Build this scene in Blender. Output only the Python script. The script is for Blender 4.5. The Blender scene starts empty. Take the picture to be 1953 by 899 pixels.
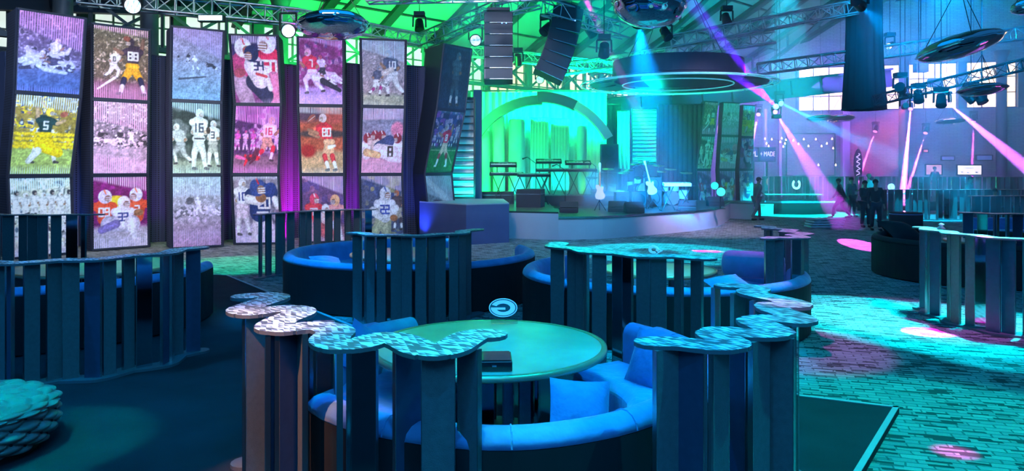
import bpy, math, random
import numpy as np
from mathutils import Vector, Matrix
from mathutils.geometry import delaunay_2d_cdt
S = bpy.context.scene
COL = S.collection
PI = math.pi
random.seed(7)

# ------------------------------------------------------------------ camera
CH = 2.2; F = 1400.0; CX = 976.5; HY = 320.0
cam_d = bpy.data.cameras.new('camera'); cam = bpy.data.objects.new('camera', cam_d); COL.objects.link(cam)
cam.location = (0, 0, CH); cam.rotation_euler = (PI/2, 0, 0)
cam_d.sensor_width = 36; cam_d.lens = F/1953*36; cam_d.shift_y = -(449.5-HY)/1953
cam_d.clip_start = .05; cam_d.clip_end = 300
S.camera = cam

def W(px, py, z=0.0):                 # a point of the place at height z, read off the photograph
    Y = F*(CH-z)/(py-HY)
    return Vector(((px-CX)/F*Y, Y, z))
def P(px, py, Y):                     # a point of the place at distance Y
    return Vector(((px-CX)/F*Y, Y, CH-(py-HY)/F*Y))

# ------------------------------------------------------------------ world, exposure
w = bpy.data.worlds.new('world'); S.world = w; w.use_nodes = True
w.node_tree.nodes['Background'].inputs[0].default_value = (.03, .36, 1, 1)
w.node_tree.nodes['Background'].inputs[1].default_value = .28
vs = S.view_settings
vs.view_transform = 'Standard'; vs.look = 'None'; vs.gamma = 1; vs.use_curve_mapping = False
vs.exposure = 0.0

CYAN = (0, .75, 1); BLUE = (.0, .16, 1); MAG = (1, 0, .75); PUR = (.42, 0, 1); GREEN = (0, 1, .28); TEAL = (0, 1, .75)
def aim(o, t):
    o.rotation_euler = (Vector(t)-Vector(o.location)).to_track_quat('-Z', 'Y').to_euler()
def spot(pos, tgt, color, power, deg, blend=.3, rad=.05, name='spot_light'):
    d = bpy.data.lights.new(name, 'SPOT'); o = bpy.data.objects.new(name, d); COL.objects.link(o)
    o.location = pos; d.color = color; d.energy = power; d.spot_size = math.radians(deg); d.spot_blend = blend
    d.shadow_soft_size = rad; aim(o, tgt); return o
def area(pos, tgt, color, power, sx, sy, name='wash_light', spread=180):
    d = bpy.data.lights.new(name, 'AREA'); o = bpy.data.objects.new(name, d); COL.objects.link(o)
    d.shape = 'RECTANGLE'; d.size = sx; d.size_y = sy; d.spread = math.radians(spread)
    o.location = pos; d.color = color; d.energy = power; aim(o, tgt); return o

# washes of the hall and unseen fill lamps added for the foreground
area((0, 14, 11), (0, 16, 0), (.0, .35, 1), 500, 14, 10)
area((16, 38, 7.6), (19, 48, 1.5), (.20, .09, 1), 4600, 14, 3, spread=120)
area((0, -3, 7), (0, 7, .8), (.03, .45, 1), 380, 5, 3)  # added fill from behind the camera, brightens the slat faces
area((-2, 4, 8.5), (0, 6, 0), (.0, .45, 1), 110, 5, 4)
# front light on the printed towers
for px, c, e in [(60, (.6, .8, 1), 66), (240, (1, .9, .8), 66), (390, (.75, 1, .95), 54), (560, (1, .75, .85), 56), (740, (1, .95, .85), 62)]:
    q = P(px, 250, 20); area((q.x*.72+.5, 12.5, 7.2), (q.x, q.y, 2.9), c, e*1.05, .9, .9, spread=75)
# magenta and blue uplights between the towers
for px, Y, c, e in [(554, 21.75, MAG, 170), (671, 22.0, (.75, 0, 1), 60), (433, 21.5, (.4, 0, .8), 6), (310, 20.8, (.4, .05, .8), 9), (150, 19.7, BLUE, 16), (795, 22.2, (.05, .1, 1), 24)]:
    q = W(px, 320+F*CH/Y); area((q.x, Y, .12), (q.x*1.02, Y+.5, 4.2), c, e, .3, .15, spread=110)
# roof and stage colours
area(P(760, 60, 27) - Vector((0, 0, 3.5)), P(780, -60, 38), (.02, 1, .12), 3000, 6, 2)
area(P(1120, 100, 30) - Vector((0, 0, 2.0)), P(1150, -40, 42), (.0, 1, .3), 2600, 6, 2)
area(P(1500, 130, 34), P(1480, -60, 44), (.0, .5, .8), 1500, 8, 3)
for px, c, e in [(925, (0, 1, .12), 50), (1000, (.0, .9, .6), 50), (1075, (0, .9, .7), 50), (1132, (.1, 1, .1), 45)]:
    q = P(px, 330, 30.5); area((q.x, 30.3, 1.15), (q.x, 31.4, 4.4), c, e*.6, .9, .2)
for px, e in [(975, 200), (1090, 200)]:
    q = P(px, 100, 26); spot((q.x, 26, 8.2), (q.x*1.05, 31.3, 2.6), (.0, .8, .75), e*.15, 34, .8, .2)
area(P(1229, 330, 32.2), P(1229, 240, 33.4), (0, 1, .75), 130, .9, .3)
area(P(895, 372, 23.7), P(878, 250, 24.6), (0, .95, .85), 45, .5, .2)
area(P(1180, 110, 19), P(1150, 440, 24), (.1, .5, 1), 260, 3, 2)
spot((-2, 16, 9.5), W(1080, 430), (.6, .68, 1), 8500, 30, .8, .3)
spot((8, 15, 9.5), W(1280, 430), (.72, .58, 1), 10500, 32, .8, .3)

# pools of light on the carpet and furniture (pos, target, colour, power, cone)
POOLS = [
 ((-1.5, 18, 9.5), W(945, 522), (0, .62, 1), 5200, 15.5, .25),
 ((2, 23, 9.8), W(1262, 481), (0, .75, 1), 4200, 25, .2),
 ((8.5, 13, 9.5), W(1630, 596), (0, .85, 1), 4200, 17.5, .22),
 ((9, 12, 9.5), W(1800, 618), (0, .8, 1), 4200, 21, .25),
 ((9, 12, 9.5), W(1950, 650), (0, .8, 1), 3400, 19, .25),
 ((5.5, 6, 9.5), W(1800, 850), (0, .85, .85), 1500, 27, .5),
 ((4.5, 8, 9.5), W(1560, 720), (0, .7, .8), 300, 40, .8),
 ((-6, 17, 9.5), W(450, 505), (0, 1, .55), 1800, 22, .5),
 ((11, 30, 11.6), W(1520, 408), (0, .8, .95), 26000, 24, .2),
 ((17, 28, 11.6), W(1760, 415), (0, .5, 1), 16000, 26, .6),
 ((0, 7.4, 8.5), W(940, 640, .8), (0, 1, .5), 560, 17, .5),
 ((-.8, 4.6, 7.5), W(1010, 790, .8), (0, .25, 1), 620, 34, .5),
 ((3.0, 6, 8.5), W(1215, 690, .6), (0, .33, 1), 900, 20, .5),
 ((3.2, 3.6, 8.5), W(1400, 620, 1.34), (0, .75, 1), 620, 25, .5),
 ((-2.4, 3.4, 8.5), W(640, 640, 1.34), (0, .85, .8), 380, 24, .6),
 ((-.5, 3.0, 8), W(850, 640, 1.34), (.1, 1, .35), 300, 13, .6),
 ((-2.5, 8, 8.5), W(500, 590, 1.34), (.75, .35, .9), 320, 9, .5),
 ((-2.6, 1.5, 6), W(485, 760, .8), (1, .45, .25), 900, 14, .7),
 ((-4.4, 3.6, 8), W(40, 770, .4), (0, .9, .9), 1100, 13, .5),
 ((-2.4, 4.5, 8), W(150, 850), (0, .5, 1), 260, 34, .8),
 ((-8, 5.0, 8), W(200, 600, .7), (0, .3, 1), 520, 40, .8),
 ((-7.5, 11, 8.5), W(230, 505, .8), (0, 1, .6), 600, 16, .6),
 ((-3.4, 10, 9), W(620, 500, .8), (0, .35, 1), 1900, 22, .5),
 ((-1.0, 14.5, 9), W(720, 480, .8), (1, .35, .4), 420, 12, .5),
 ((3, 7.5, 9), W(1250, 545, .8), (0, .5, 1), 1900, 27, .5),
 ((3.5, 13, 9), W(1230, 512, .8), (.2, 1, .6), 800, 15, .5),
 ((8, 7, 8), W(1850, 445, 1.3), (1, .1, 1), 500, 22, .5),
 ((10, 22, 9), W(1750, 450, .8), MAG, 900, 5.5, .4),
 ((5, 16, 9), W(1500, 445, 1.3), (1, .1, .9), 900, 11, .4),
 ((2, 3.4, 6), W(1450, 760, .6), (.0, .6, .7), 120, 30, .7),
 ((-.2, 1.4, 6), W(800, 800, .6), (.0, .35, 1), 120, 50, .7),
 ((9, 9.5, 9), W(1772, 634), MAG, 26000, 3.6, .12),
 ((2, 25, 9), W(1346, 478), MAG, 110000, 4.6, .25),
 ((6, 4.5, 8), W(1822, 863), MAG, 3000, 2.1, .5),
 ((4.5, 1.5, 7), W(1408, 682, .84), MAG, 700, 3, .6),
]
for a, b, c, e, dg, bl in POOLS:
    spot(a, b, c, e*3.3, dg, bl, .04)

# ------------------------------------------------------------------ tagging
def tag(o, label=None, cat=None, group=None, kind=None):
    if label: o['label'] = label
    if cat: o['category'] = cat
    if group: o['group'] = group
    if kind: o['kind'] = kind
    return o
def thing(name, loc, label, cat, group=None, rz=0):
    o = bpy.data.objects.new(name, None); COL.objects.link(o)
    o.location = loc; o.rotation_euler = (0, 0, rz); o.empty_display_size = .1
    return tag(o, label, cat, group)
def copy_tree(o, parent=None):
    c = o.copy(); COL.objects.link(c); c.parent = parent
    for ch in list(o.children): copy_tree(ch, c)
    return c
def dup(o, loc, rz=0, label=None, scale=None):
    c = copy_tree(o); c.location = loc; c.rotation_euler = (0, 0, rz)
    if scale: c.scale = scale
    if label: c['label'] = label
    return c

# ------------------------------------------------------------------ materials
MATS = {}
def mat(name, col, rough=.6, metal=0, emit=None, es=0, var=0, vscale=8, bump=0, bscale=60, spec=None, sheen=0, coat=0):
    if name in MATS: return MATS[name]
    m = bpy.data.materials.new(name); m.use_nodes = True; n = m.node_tree.nodes; l = m.node_tree.links
    b = n['Principled BSDF']
    b.inputs['Base Color'].default_value = (*col, 1); b.inputs['Roughness'].default_value = rough
    b.inputs['Metallic'].default_value = metal
    if spec is not None: b.inputs['Specular IOR Level'].default_value = spec
    if sheen: b.inputs['Sheen Weight'].default_value = sheen; b.inputs['Sheen Roughness'].default_value = .35
    if coat: b.inputs['Coat Weight'].default_value = coat
    if emit: b.inputs['Emission Color'].default_value = (*emit, 1); b.inputs['Emission Strength'].default_value = es
    if var or bump:
        tc = n.new('ShaderNodeTexCoord')
    if var:
        nz = n.new('ShaderNodeTexNoise'); nz.inputs['Scale'].default_value = vscale; nz.inputs['Detail'].default_value = 5
        l.new(tc.outputs['Object'], nz.inputs['Vector'])
        mx = n.new('ShaderNodeMix'); mx.data_type = 'RGBA'
        mx.inputs[6].default_value = (*[c*(1-var) for c in col], 1); mx.inputs[7].default_value = (*[min(1, c*(1+var)) for c in col], 1)
        l.new(nz.outputs['Fac'], mx.inputs[0]); l.new(mx.outputs[2], b.inputs['Base Color'])
    if bump:
        nb = n.new('ShaderNodeTexNoise'); nb.inputs['Scale'].default_value = bscale; nb.inputs['Detail'].default_value = 3
        l.new(tc.outputs['Object'], nb.inputs['Vector'])
        bp = n.new('ShaderNodeBump'); bp.inputs['Strength'].default_value = bump; bp.inputs['Distance'].default_value = .02
        l.new(nb.outputs['Fac'], bp.inputs['Height']); l.new(bp.outputs['Normal'], b.inputs['Normal'])
    MATS[name] = m; return m
M_black = mat('black_paint', (.012, .013, .016), .5, bump=.1)
M_blackm = mat('black_metal', (.02, .022, .026), .38, .6)
M_slat = mat('charcoal_slat', (.13, .14, .15), .5, 0, var=.25, vscale=30, bump=.25, bscale=220)
M_slat2 = mat('slate_blue_slat', (.07, .09, .16), .35, .3, var=.2, vscale=18)
M_mirror = mat('smoked_mirror', (.42, .5, .55), .06, 1, var=.25, vscale=2.5)
M_edge = mat('steel_edge', (.55, .58, .6), .25, 1)
M_velvet = mat('velvet', (.14, .28, .58), .75, sheen=.6, var=.35, vscale=5, bump=.5, bscale=9)
M_velvet2 = mat('velvet_pillow', (.10, .24, .52), .7, sheen=.7, var=.4, vscale=7, bump=.7, bscale=11)
M_shell = mat('black_upholstery', (.012, .012, .016), .8, var=.3, vscale=5)
M_chrome = mat('polished_foil', (.75, .8, .85), .05, 1)
M_alu = mat('aluminium', (.5, .53, .55), .35, .9)
M_steel = mat('painted_steel', (.10, .12, .14), .55, .2, var=.3, vscale=2)
M_girder = mat('dark_girder', (.014, .02, .035), .6, .2, var=.3, vscale=1)
M_fascia = mat('stage_skirt', (.50, .50, .56), .8, var=.12, vscale=1.5, bump=.08, bscale=20)
M_stage = mat('stage_deck', (.03, .034, .04), .3, 0, var=.4, vscale=1.2)
M_bluebox = mat('stage_riser_cloth', (.06, .09, .22), .75, var=.2, vscale=2)
M_white = mat('white_paint', (.75, .75, .74), .4)
M_gear = mat('gear_black', (.010, .011, .014), .42, .1, var=.3, vscale=12)
M_skin = mat('skin', (.42, .25, .18), .6)
M_gold = mat('brass', (.55, .36, .12), .3, .9)
M_brick = None

# ------------------------------------------------------------------ mesh builder
class MB:
    def __init__(s): s.v = []; s.f = []; s.mi = []; s.sm = []
    def add(s, vs, fs, m=0, smooth=False):
        o = len(s.v); s.v.extend([tuple(x) for x in vs]); s.f.extend([tuple(i+o for i in f) for f in fs])
        s.mi.extend([m]*len(fs)); s.sm.extend([smooth]*len(fs)); return s
    def box(s, c, d, rz=0, m=0, M=None, taper=1):
        x, y, z = d[0]/2, d[1]/2, d[2]/2
        pts = [Vector((sx*x*(taper if sz > 0 else 1), sy*y*(taper if sz > 0 else 1), sz*z)) for sz in (-1, 1) for sy in (-1, 1) for sx in (-1, 1)]
        R = M if M is not None else Matrix.Rotation(rz, 3, 'Z')
        pts = [R @ p + Vector(c) for p in pts]
        return s.add(pts, [(0, 2, 3, 1), (4, 5, 7, 6), (0, 1, 5, 4), (2, 6, 7, 3), (0, 4, 6, 2), (1, 3, 7, 5)], m)
    def cyl(s, a, b, r, r2=None, n=12, m=0, caps=True, smooth=True):
        a = Vector(a); b = Vector(b); r2 = r if r2 is None else r2
        d = (b-a).normalized(); u = d.orthogonal().normalized(); v = d.cross(u)
        ring = lambda c, r: [c+u*(math.cos(2*PI*i/n)*r)+v*(math.sin(2*PI*i/n)*r) for i in range(n)]
        s.add(ring(a, r)+ring(b, r2), [(i, (i+1) % n, n+(i+1) % n, n+i) for i in range(n)], m, smooth)
        if caps:
            s.add(ring(a, r), [tuple(range(n-1, -1, -1))], m); s.add(ring(b, r2), [tuple(range(n))], m)
        return s
    def bar(s, a, b, t=.03, m=0, n=4): return s.cyl(a, b, t*.7, n=n, m=m, smooth=False)
    def tube(s, pts, r, n=8, m=0):
        for i in range(len(pts)-1):
            rr = r[i] if hasattr(r, '__len__') else r; r2 = r[i+1] if hasattr(r, '__len__') else r
            s.cyl(pts[i], pts[i+1], rr, r2, n, m)
        return s
    def lathe(s, prof, c=(0, 0, 0), n=32, m=0, M=None, smooth=True, sx=1, sy=1):
        c = Vector(c); vs = []
        for r, z in prof:
            for i in range(n):
                p = Vector((math.cos(2*PI*i/n)*r*sx, math.sin(2*PI*i/n)*r*sy, z))
                vs.append((M @ p if M is not None else p)+c)
        fs = [(k*n+i, k*n+(i+1) % n, (k+1)*n+(i+1) % n, (k+1)*n+i) for k in range(len(prof)-1) for i in range(n)]
        return s.add(vs, fs, m, smooth)
    def ball(s, c, r, n=12, m=0, sc=(1, 1, 1), M=None):
        k = max(6, n//2+2); c = Vector(c); vs = []
        for j in range(k+1):
            t = PI*j/k
            for i in range(n):
                p = Vector((math.sin(t)*math.cos(2*PI*i/n)*r*sc[0], math.sin(t)*math.sin(2*PI*i/n)*r*sc[1], math.cos(t)*r*sc[2]))
                vs.append((M @ p if M is not None else p)+c)
        return s.add(vs, [(j*n+i, (j+1)*n+i, (j+1)*n+(i+1) % n, j*n+(i+1) % n) for j in range(k) for i in range(n)], m, True)
    def prism(s, poly, z0, z1, m=0):
        n = len(poly)
        return s.add([(p[0], p[1], z0) for p in poly]+[(p[0], p[1], z1) for p in poly],
                     [tuple(range(n-1, -1, -1)), tuple(range(n, 2*n))]+[(i, (i+1) % n, n+(i+1) % n, n+i) for i in range(n)], m)
    def hexa(s, b, t, m=0):           # 4 bottom corners, 4 top corners
        return s.add(list(b)+list(t), [(3, 2, 1, 0), (4, 5, 6, 7), (0, 1, 5, 4), (1, 2, 6, 5), (2, 3, 7, 6), (3, 0, 4, 7)], m)
    def slab(s, pts, th, m=0):        # planar polygon given thickness along its normal
        pts = [Vector(p) for p in pts]; nn = (pts[1]-pts[0]).cross(pts[-1]-pts[0]).normalized()*th; n = len(pts)
        return s.add(pts+[p+nn for p in pts], [tuple(range(n-1, -1, -1)), tuple(range(n, 2*n))]+[(i, (i+1) % n, n+(i+1) % n, n+i) for i in range(n)], m)
    def build(s, name, mats, parent=None, bevel=0, seg=2, subsurf=0):
        if not isinstance(mats, (list, tuple)): mats = [mats]
        o0 = Vector((0, 0, 0))
        q = parent
        while q is not None: o0 += Vector(q.location); q = q.parent
        me = bpy.data.meshes.new(name)
        me.from_pydata([(v[0]-o0.x, v[1]-o0.y, v[2]-o0.z) for v in s.v], [], s.f)
        for m in mats: me.materials.append(m)
        me.polygons.foreach_set('material_index', s.mi); me.polygons.foreach_set('use_smooth', s.sm); me.update()
        o = bpy.data.objects.new(name, me); COL.objects.link(o)
        if parent is not None: o.parent = parent
        if bevel:
            b = o.modifiers.new('bevel', 'BEVEL'); b.width = bevel; b.segments = seg; b.limit_method = 'ANGLE'; b.angle_limit = .7
        if subsurf:
            b = o.modifiers.new('sub', 'SUBSURF'); b.levels = subsurf; b.render_levels = subsurf
        return o

def crom(pts, step=.04, closed=False):
    pts = [Vector(p) for p in pts]; out = []; n = len(pts)
    for i in range(n if closed else n-1):
        g = (lambda k: pts[k % n]) if closed else (lambda k: pts[min(max(k, 0), n-1)])
        p0, p1, p2, p3 = g(i-1), g(i), g(i+1), g(i+2)
        k = max(2, int((p2-p1).length/step))
        for j in range(k):
            t = j/k
            out.append(.5*((2*p1)+(p2-p0)*t+(2*p0-5*p1+4*p2-p3)*t*t+(3*p1-p0-3*p2+p3)*t**3))
    if not closed: out.append(pts[-1])
    return out
def band(line, wd):                   # union outline of a wavy band: 2D verts, triangles, boundary edges
    vs = []; fs = []
    R = wd/2; n = len(line); K = 14
    nor = []
    for i in range(n):
        d = (line[min(i+1, n-1)]-line[max(i-1, 0)]); d = Vector((d.x, d.y)).normalized(); nor.append(Vector((-d.y, d.x)))
    for i in range(n-1):
        a, b = line[i], line[i+1]
        o = len(vs)
        vs += [Vector((a.x, a.y))+nor[i]*R, Vector((b.x, b.y))+nor[i+1]*R, Vector((b.x, b.y))-nor[i+1]*R, Vector((a.x, a.y))-nor[i]*R]
        q = vs[o:o+4]
        ar = sum(q[k].x*q[(k+1) % 4].y-q[(k+1) % 4].x*q[k].y for k in range(4))
        if abs(ar) < 1e-7: del vs[o:]; continue
        cr = (q[1]-q[0]).dot(q[2]-q[3])
        if cr <= 0: del vs[o:]; continue
        fs.append([o, o+1, o+2, o+3] if ar > 0 else [o+3, o+2, o+1, o])
    for i in range(0, n, 2):
        o = len(vs)
        for k in range(K): vs.append(Vector((line[i].x+math.cos(2*PI*k/K)*R*.99, line[i].y+math.sin(2*PI*k/K)*R*.99)))
        fs.append(list(range(o, o+K)))
    v2, e2, f2, *_ = delaunay_2d_cdt(vs, [], fs, 1, 1e-5)
    cnt = {}
    tris = []
    for f in f2:
        f = list(f)
        ar = sum(v2[f[k]].x*v2[f[(k+1) % len(f)]].y-v2[f[(k+1) % len(f)]].x*v2[f[k]].y for k in range(len(f)))
        if ar < 0: f.reverse()
        tris.append(f)
        for k in range(len(f)): cnt[(f[k], f[(k+1) % len(f)])] = 1
    bd = [e for e in cnt if (e[1], e[0]) not in cnt]
    return v2, tris, bd
def band_mb(line, wd, z0, z1, mt=0, ms=1):
    v, t, b = band(line, wd); n = len(v); m = MB()
    m.add([(p.x, p.y, z1) for p in v], t, mt)
    m.add([(p.x, p.y, z0) for p in v], [tuple(reversed(f)) for f in t], ms)
    m.add([(p.x, p.y, z0) for p in v]+[(p.x, p.y, z1) for p in v], [(a, c, n+c, n+a) for a, c in b], ms)
    return m
def sweep(line, prof, closed=False, m=0, smooth=False):   # prof: list of (offset to the left of travel, z)
    n = len(line); k = len(prof); vs = []
    for i in range(n):
        if closed: d = line[(i+1) % n]-line[(i-1) % n]
        else: d = line[min(i+1, n-1)]-line[max(i-1, 0)]
        d = Vector((d.x, d.y, 0)).normalized(); nn = Vector((-d.y, d.x, 0))
        for o, z in prof: p = line[i]+nn*o; vs.append((p.x, p.y, z))
    fs = [(i*k+j, i*k+(j+1) % k, ((i+1) % n)*k+(j+1) % k, ((i+1) % n)*k+j) for i in range(n if closed else n-1) for j in range(k)]
    mb = MB().add(vs, fs, m, smooth)
    if not closed:
        mb.add(vs[:k], [tuple(range(k-1, -1, -1))], m); mb.add(vs[-k:], [tuple(range(k))], m)
    return mb
def text_mesh(body, size, loc, rot, m, parent=None, name='lettering', ext=.01, sx=1):
    c = bpy.data.curves.new(name, 'FONT'); c.body = body; c.size = size; c.extrude = ext; c.align_x = 'CENTER'; c.align_y = 'CENTER'
    t = bpy.data.objects.new(name+'_c', c); COL.objects.link(t)
    dg = bpy.context.evaluated_depsgraph_get()
    me = bpy.data.meshes.new_from_object(t.evaluated_get(dg)); me.name = name
    bpy.data.objects.remove(t)
    me.materials.clear(); me.materials.append(m)
    o = bpy.data.objects.new(name, me); COL.objects.link(o)
    o.location = Vector(loc)-(Vector(parent.location) if parent else Vector()); o.rotation_euler = rot; o.scale = (sx, 1, 1)
    if parent: o.parent = parent
    return o

# ================================================================== THE SETTING
def carpet_material():
    m = bpy.data.materials.new('patterned_carpet'); m.use_nodes = True; n = m.node_tree.nodes; l = m.node_tree.links; b = n['Principled BSDF']
    tc = n.new('ShaderNodeTexCoord'); mp = n.new('ShaderNodeMapping'); mp.inputs['Rotation'].default_value = (0, 0, .30)
    l.new(tc.outputs['Object'], mp.inputs[0])
    nz0 = n.new('ShaderNodeTexNoise'); nz0.inputs['Scale'].default_value = 9
    l.new(mp.outputs[0], nz0.inputs['Vector'])
    va = n.new('ShaderNodeVectorMath'); va.operation = 'MULTIPLY_ADD'; va.inputs[1].default_value = (.05, .03, 0)
    l.new(nz0.outputs['Color'], va.inputs[0]); l.new(mp.outputs[0], va.inputs[2])
    b1 = n.new('ShaderNodeTexBrick'); b1.inputs['Scale'].default_value = 1; b1.inputs['Brick Width'].default_value = .20; b1.inputs['Row Height'].default_value = .085
    b1.inputs['Mortar Size'].default_value = .009; b1.inputs['Mortar Smooth'].default_value = .4; b1.inputs['Color1'].default_value = (.52, .51, .49, 1); b1.inputs['Color2'].default_value = (.36, .35, .34, 1)
    b1.inputs['Mortar'].default_value = (.2, .19, .19, 1); b1.offset = .5
    l.new(va.outputs[0], b1.inputs['Vector'])
    # darker dashes woven among the pale blocks
    b2 = n.new('ShaderNodeTexBrick'); b2.inputs['Scale'].default_value = 1; b2.inputs['Brick Width'].default_value = .17; b2.inputs['Row Height'].default_value = .042
    b2.inputs['Mortar Size'].default_value = .0; b2.inputs['Color1'].default_value = (1, 1, 1, 1); b2.inputs['Color2'].default_value = (0, 0, 0, 1); b2.offset = .37
    l.new(va.outputs[0], b2.inputs['Vector'])
    r = n.new('ShaderNodeValToRGB'); r.color_ramp.elements[0].position = .18; r.color_ramp.elements[0].color = (1, 1, 1, 1); r.color_ramp.elements[1].position = .26; r.color_ramp.elements[1].color = (0, 0, 0, 1)
    l.new(b2.outputs['Color'], r.inputs[0])
    mx = n.new('ShaderNodeMix'); mx.data_type = 'RGBA'; l.new(r.outputs[0], mx.inputs[0]); l.new(b1.outputs['Color'], mx.inputs[6]); mx.inputs[7].default_value = (.09, .085, .085, 1)
    nz = n.new('ShaderNodeTexNoise'); nz.inputs['Scale'].default_value = 90; nz.inputs['Detail'].default_value = 4; l.new(tc.outputs['Object'], nz.inputs['Vector'])
    mu = n.new('ShaderNodeMix'); mu.data_type = 'RGBA'; mu.blend_type = 'MULTIPLY'; mu.inputs[0].default_value = .55
    l.new(mx.outputs[2], mu.inputs[6]); l.new(nz.outputs['Color'], mu.inputs[7])
    l.new(mu.outputs[2], b.inputs['Base Color']); b.inputs['Roughness'].default_value = .95; b.inputs['Specular IOR Level'].default_value = .15
    bp = n.new('ShaderNodeBump'); bp.inputs['Strength'].default_value = .5; bp.inputs['Distance'].default_value = .01; l.new(nz.outputs['Fac'], bp.inputs['Height']); l.new(bp.outputs[0], b.inputs['Normal'])
    return m
def brick_material(name, c1, c2, mo, rough=.85):
    m = bpy.data.materials.new(name); m.use_nodes = True; n = m.node_tree.nodes; l = m.node_tree.links; b = n['Principled BSDF']
    tc = n.new('ShaderNodeTexCoord'); sp = n.new('ShaderNodeSeparateXYZ'); cb = n.new('ShaderNodeCombineXYZ'); l.new(tc.outputs['Object'], sp.inputs[0])
    ad = n.new('ShaderNodeMath'); ad.operation = 'ADD'; l.new(sp.outputs[0], ad.inputs[0]); l.new(sp.outputs[1], ad.inputs[1]); l.new(ad.outputs[0], cb.inputs[0]); l.new(sp.outputs[2], cb.inputs[1])
    t = n.new('ShaderNodeTexBrick'); t.inputs['Scale'].default_value = 1; t.inputs['Brick Width'].default_value = .30; t.inputs['Row Height'].default_value = .11; t.inputs['Mortar Size'].default_value = .012
    t.inputs['Color1'].default_value = (*c1, 1); t.inputs['Color2'].default_value = (*c2, 1); t.inputs['Mortar'].default_value = (*mo, 1); l.new(cb.outputs[0], t.inputs['Vector'])
    nz = n.new('ShaderNodeTexNoise'); nz.inputs['Scale'].default_value = .7; nz.inputs['Detail'].default_value = 6; l.new(tc.outputs['Object'], nz.inputs['Vector'])
    mu = n.new('ShaderNodeMix'); mu.data_type = 'RGBA'; mu.blend_type = 'MULTIPLY'; mu.inputs[0].default_value = .6; l.new(t.outputs['Color'], mu.inputs[6]); l.new(nz.outputs['Color'], mu.inputs[7])
    l.new(mu.outputs[2], b.inputs['Base Color']); b.inputs['Roughness'].default_value = rough
    return m
M_carpet = carpet_material()
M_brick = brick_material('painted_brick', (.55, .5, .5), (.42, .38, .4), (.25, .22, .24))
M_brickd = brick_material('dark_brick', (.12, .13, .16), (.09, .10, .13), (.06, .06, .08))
M_plat = mat('charcoal_carpet', (.036, .036, .045), .95, spec=.1, var=.35, vscale=2.2, bump=.4, bscale=150)
M_trim = mat('platform_edge_trim', (.34, .42, .44), .5)
M_deckr = mat('roof_boards', (.20, .25, .25), .8, var=.3, vscale=.5)
M_gable = mat('gable_wall', (.07, .09, .12), .8, var=.3, vscale=.4)
M_day = mat('daylit_pane', (.8, .75, .7), .4, emit=(1, .80, .62), es=1.15)
M_day2 = mat('daylit_pane_pale', (.8, .8, .75), .4, emit=(.86, 1, .92), es=.85)
M_dayb = mat('daylit_pane_bright', (.8, .75, .7), .4, emit=(1, .78, .58), es=3.0)
M_wframe = mat('window_steel', (.16, .17, .19), .6)

def struct(o): o['kind'] = 'structure'; return o
struct(MB().box((6, 26, -.1), (90, 84, .2)).build('floor', M_carpet))
# low carpeted platform under the near booths
plat = [(3.46, 6.56), (-1.2, 8.68), (-5.65, 14.6), (-7.2, 15.1), (-14, 15.1), (-14, -3), (-2.0, -3), (1.62, 4.0)]
struct(MB().prism([(x, y) for x, y in plat], 0.002, .06).build('floor_platform', M_plat)).name = 'floor.001'
tr = MB()
for i in [0, 1, 2, 3, 7]:
    a = Vector((*plat[i], 0)); b = Vector((*plat[(i+1) % 8], 0)) if i != 7 else Vector((*plat[0], 0))
    d = (b-a).normalized(); nn = Vector((-d.y, d.x, 0))
    mid = (a+b)/2; L = (b-a).length+.0
    tr.box((mid.x+nn.x*.022, mid.y+nn.y*.022, .0635), (L, .045, .007), math.atan2(d.y, d.x))
tag(tr.build('trim_1', M_trim), kind='structure')

# walls: A runs away to the right behind towers and stage, B closes the hall
dA = Vector((.7253, .6885, 0)); nA = Vector((.6885, -.7253, 0)); A0 = Vector((-33, 6.9, 0)); LA = 63.5
rzA = math.atan2(dA.y, dA.x)
A1 = A0+dA*LA
B1 = Vector((44, 42.2, 0)); dB = (B1-A1); LB = dB.length; dB.normalize(); nB = Vector((dB.y, -dB.x, 0)); rzB = math.atan2(dB.y, dB.x)
def onA(s, off=0, z=0): p = A0+dA*s+nA*off; return Vector((p.x, p.y, z))
def onB(s, off=0, z=0): p = A1+dB*s+nB*off; return Vector((p.x, p.y, z))
SILL, HEAD, HEADB = 5.95, 7.85, 8.9
m = MB(); c = onA(LA/2, -.2); m.box((c.x, c.y, SILL/2), (LA, .4, SILL), rzA); m.box((c.x, c.y, HEAD+.25), (LA, .4, .5), rzA)
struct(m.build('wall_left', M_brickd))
m = MB(); c = onB(LB/2, -.2); m.box((c.x, c.y, SILL/2), (LB, .4, SILL), rzB); m.box((c.x, c.y, HEADB+3.9), (LB, .4, 7.8), rzB)
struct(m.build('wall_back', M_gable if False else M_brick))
wn = 0
def window(c, rz, wd, h, cols, rows, pane, n):
    o = thing('window_%d' % n, (c.x, c.y, c.z), None, None, rz=0); struct(o)
    R = Matrix.Rotation(rz, 3, 'Z'); mb = MB()
    for i in range(cols+1):
        x = -wd/2+wd*i/cols; t = .16 if i in (0, cols) else .05
        mb.box(R @ Vector((x, 0, 0))+c, (t, .12, h), rz)
    for j in range(rows+1):
        z = -h/2+h*j/rows; t = .14 if j in (0, rows) else .05
        mb.box(R @ Vector((0, 0, z))+c, (wd, .12, t), rz)
    mb.build('window_frame', M_wframe, o)
    MB().box(R @ Vector((0, .1, 0))+c, (wd, .02, h), rz).build('pane', pane, o)
k = 1; s = 8.0
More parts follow.
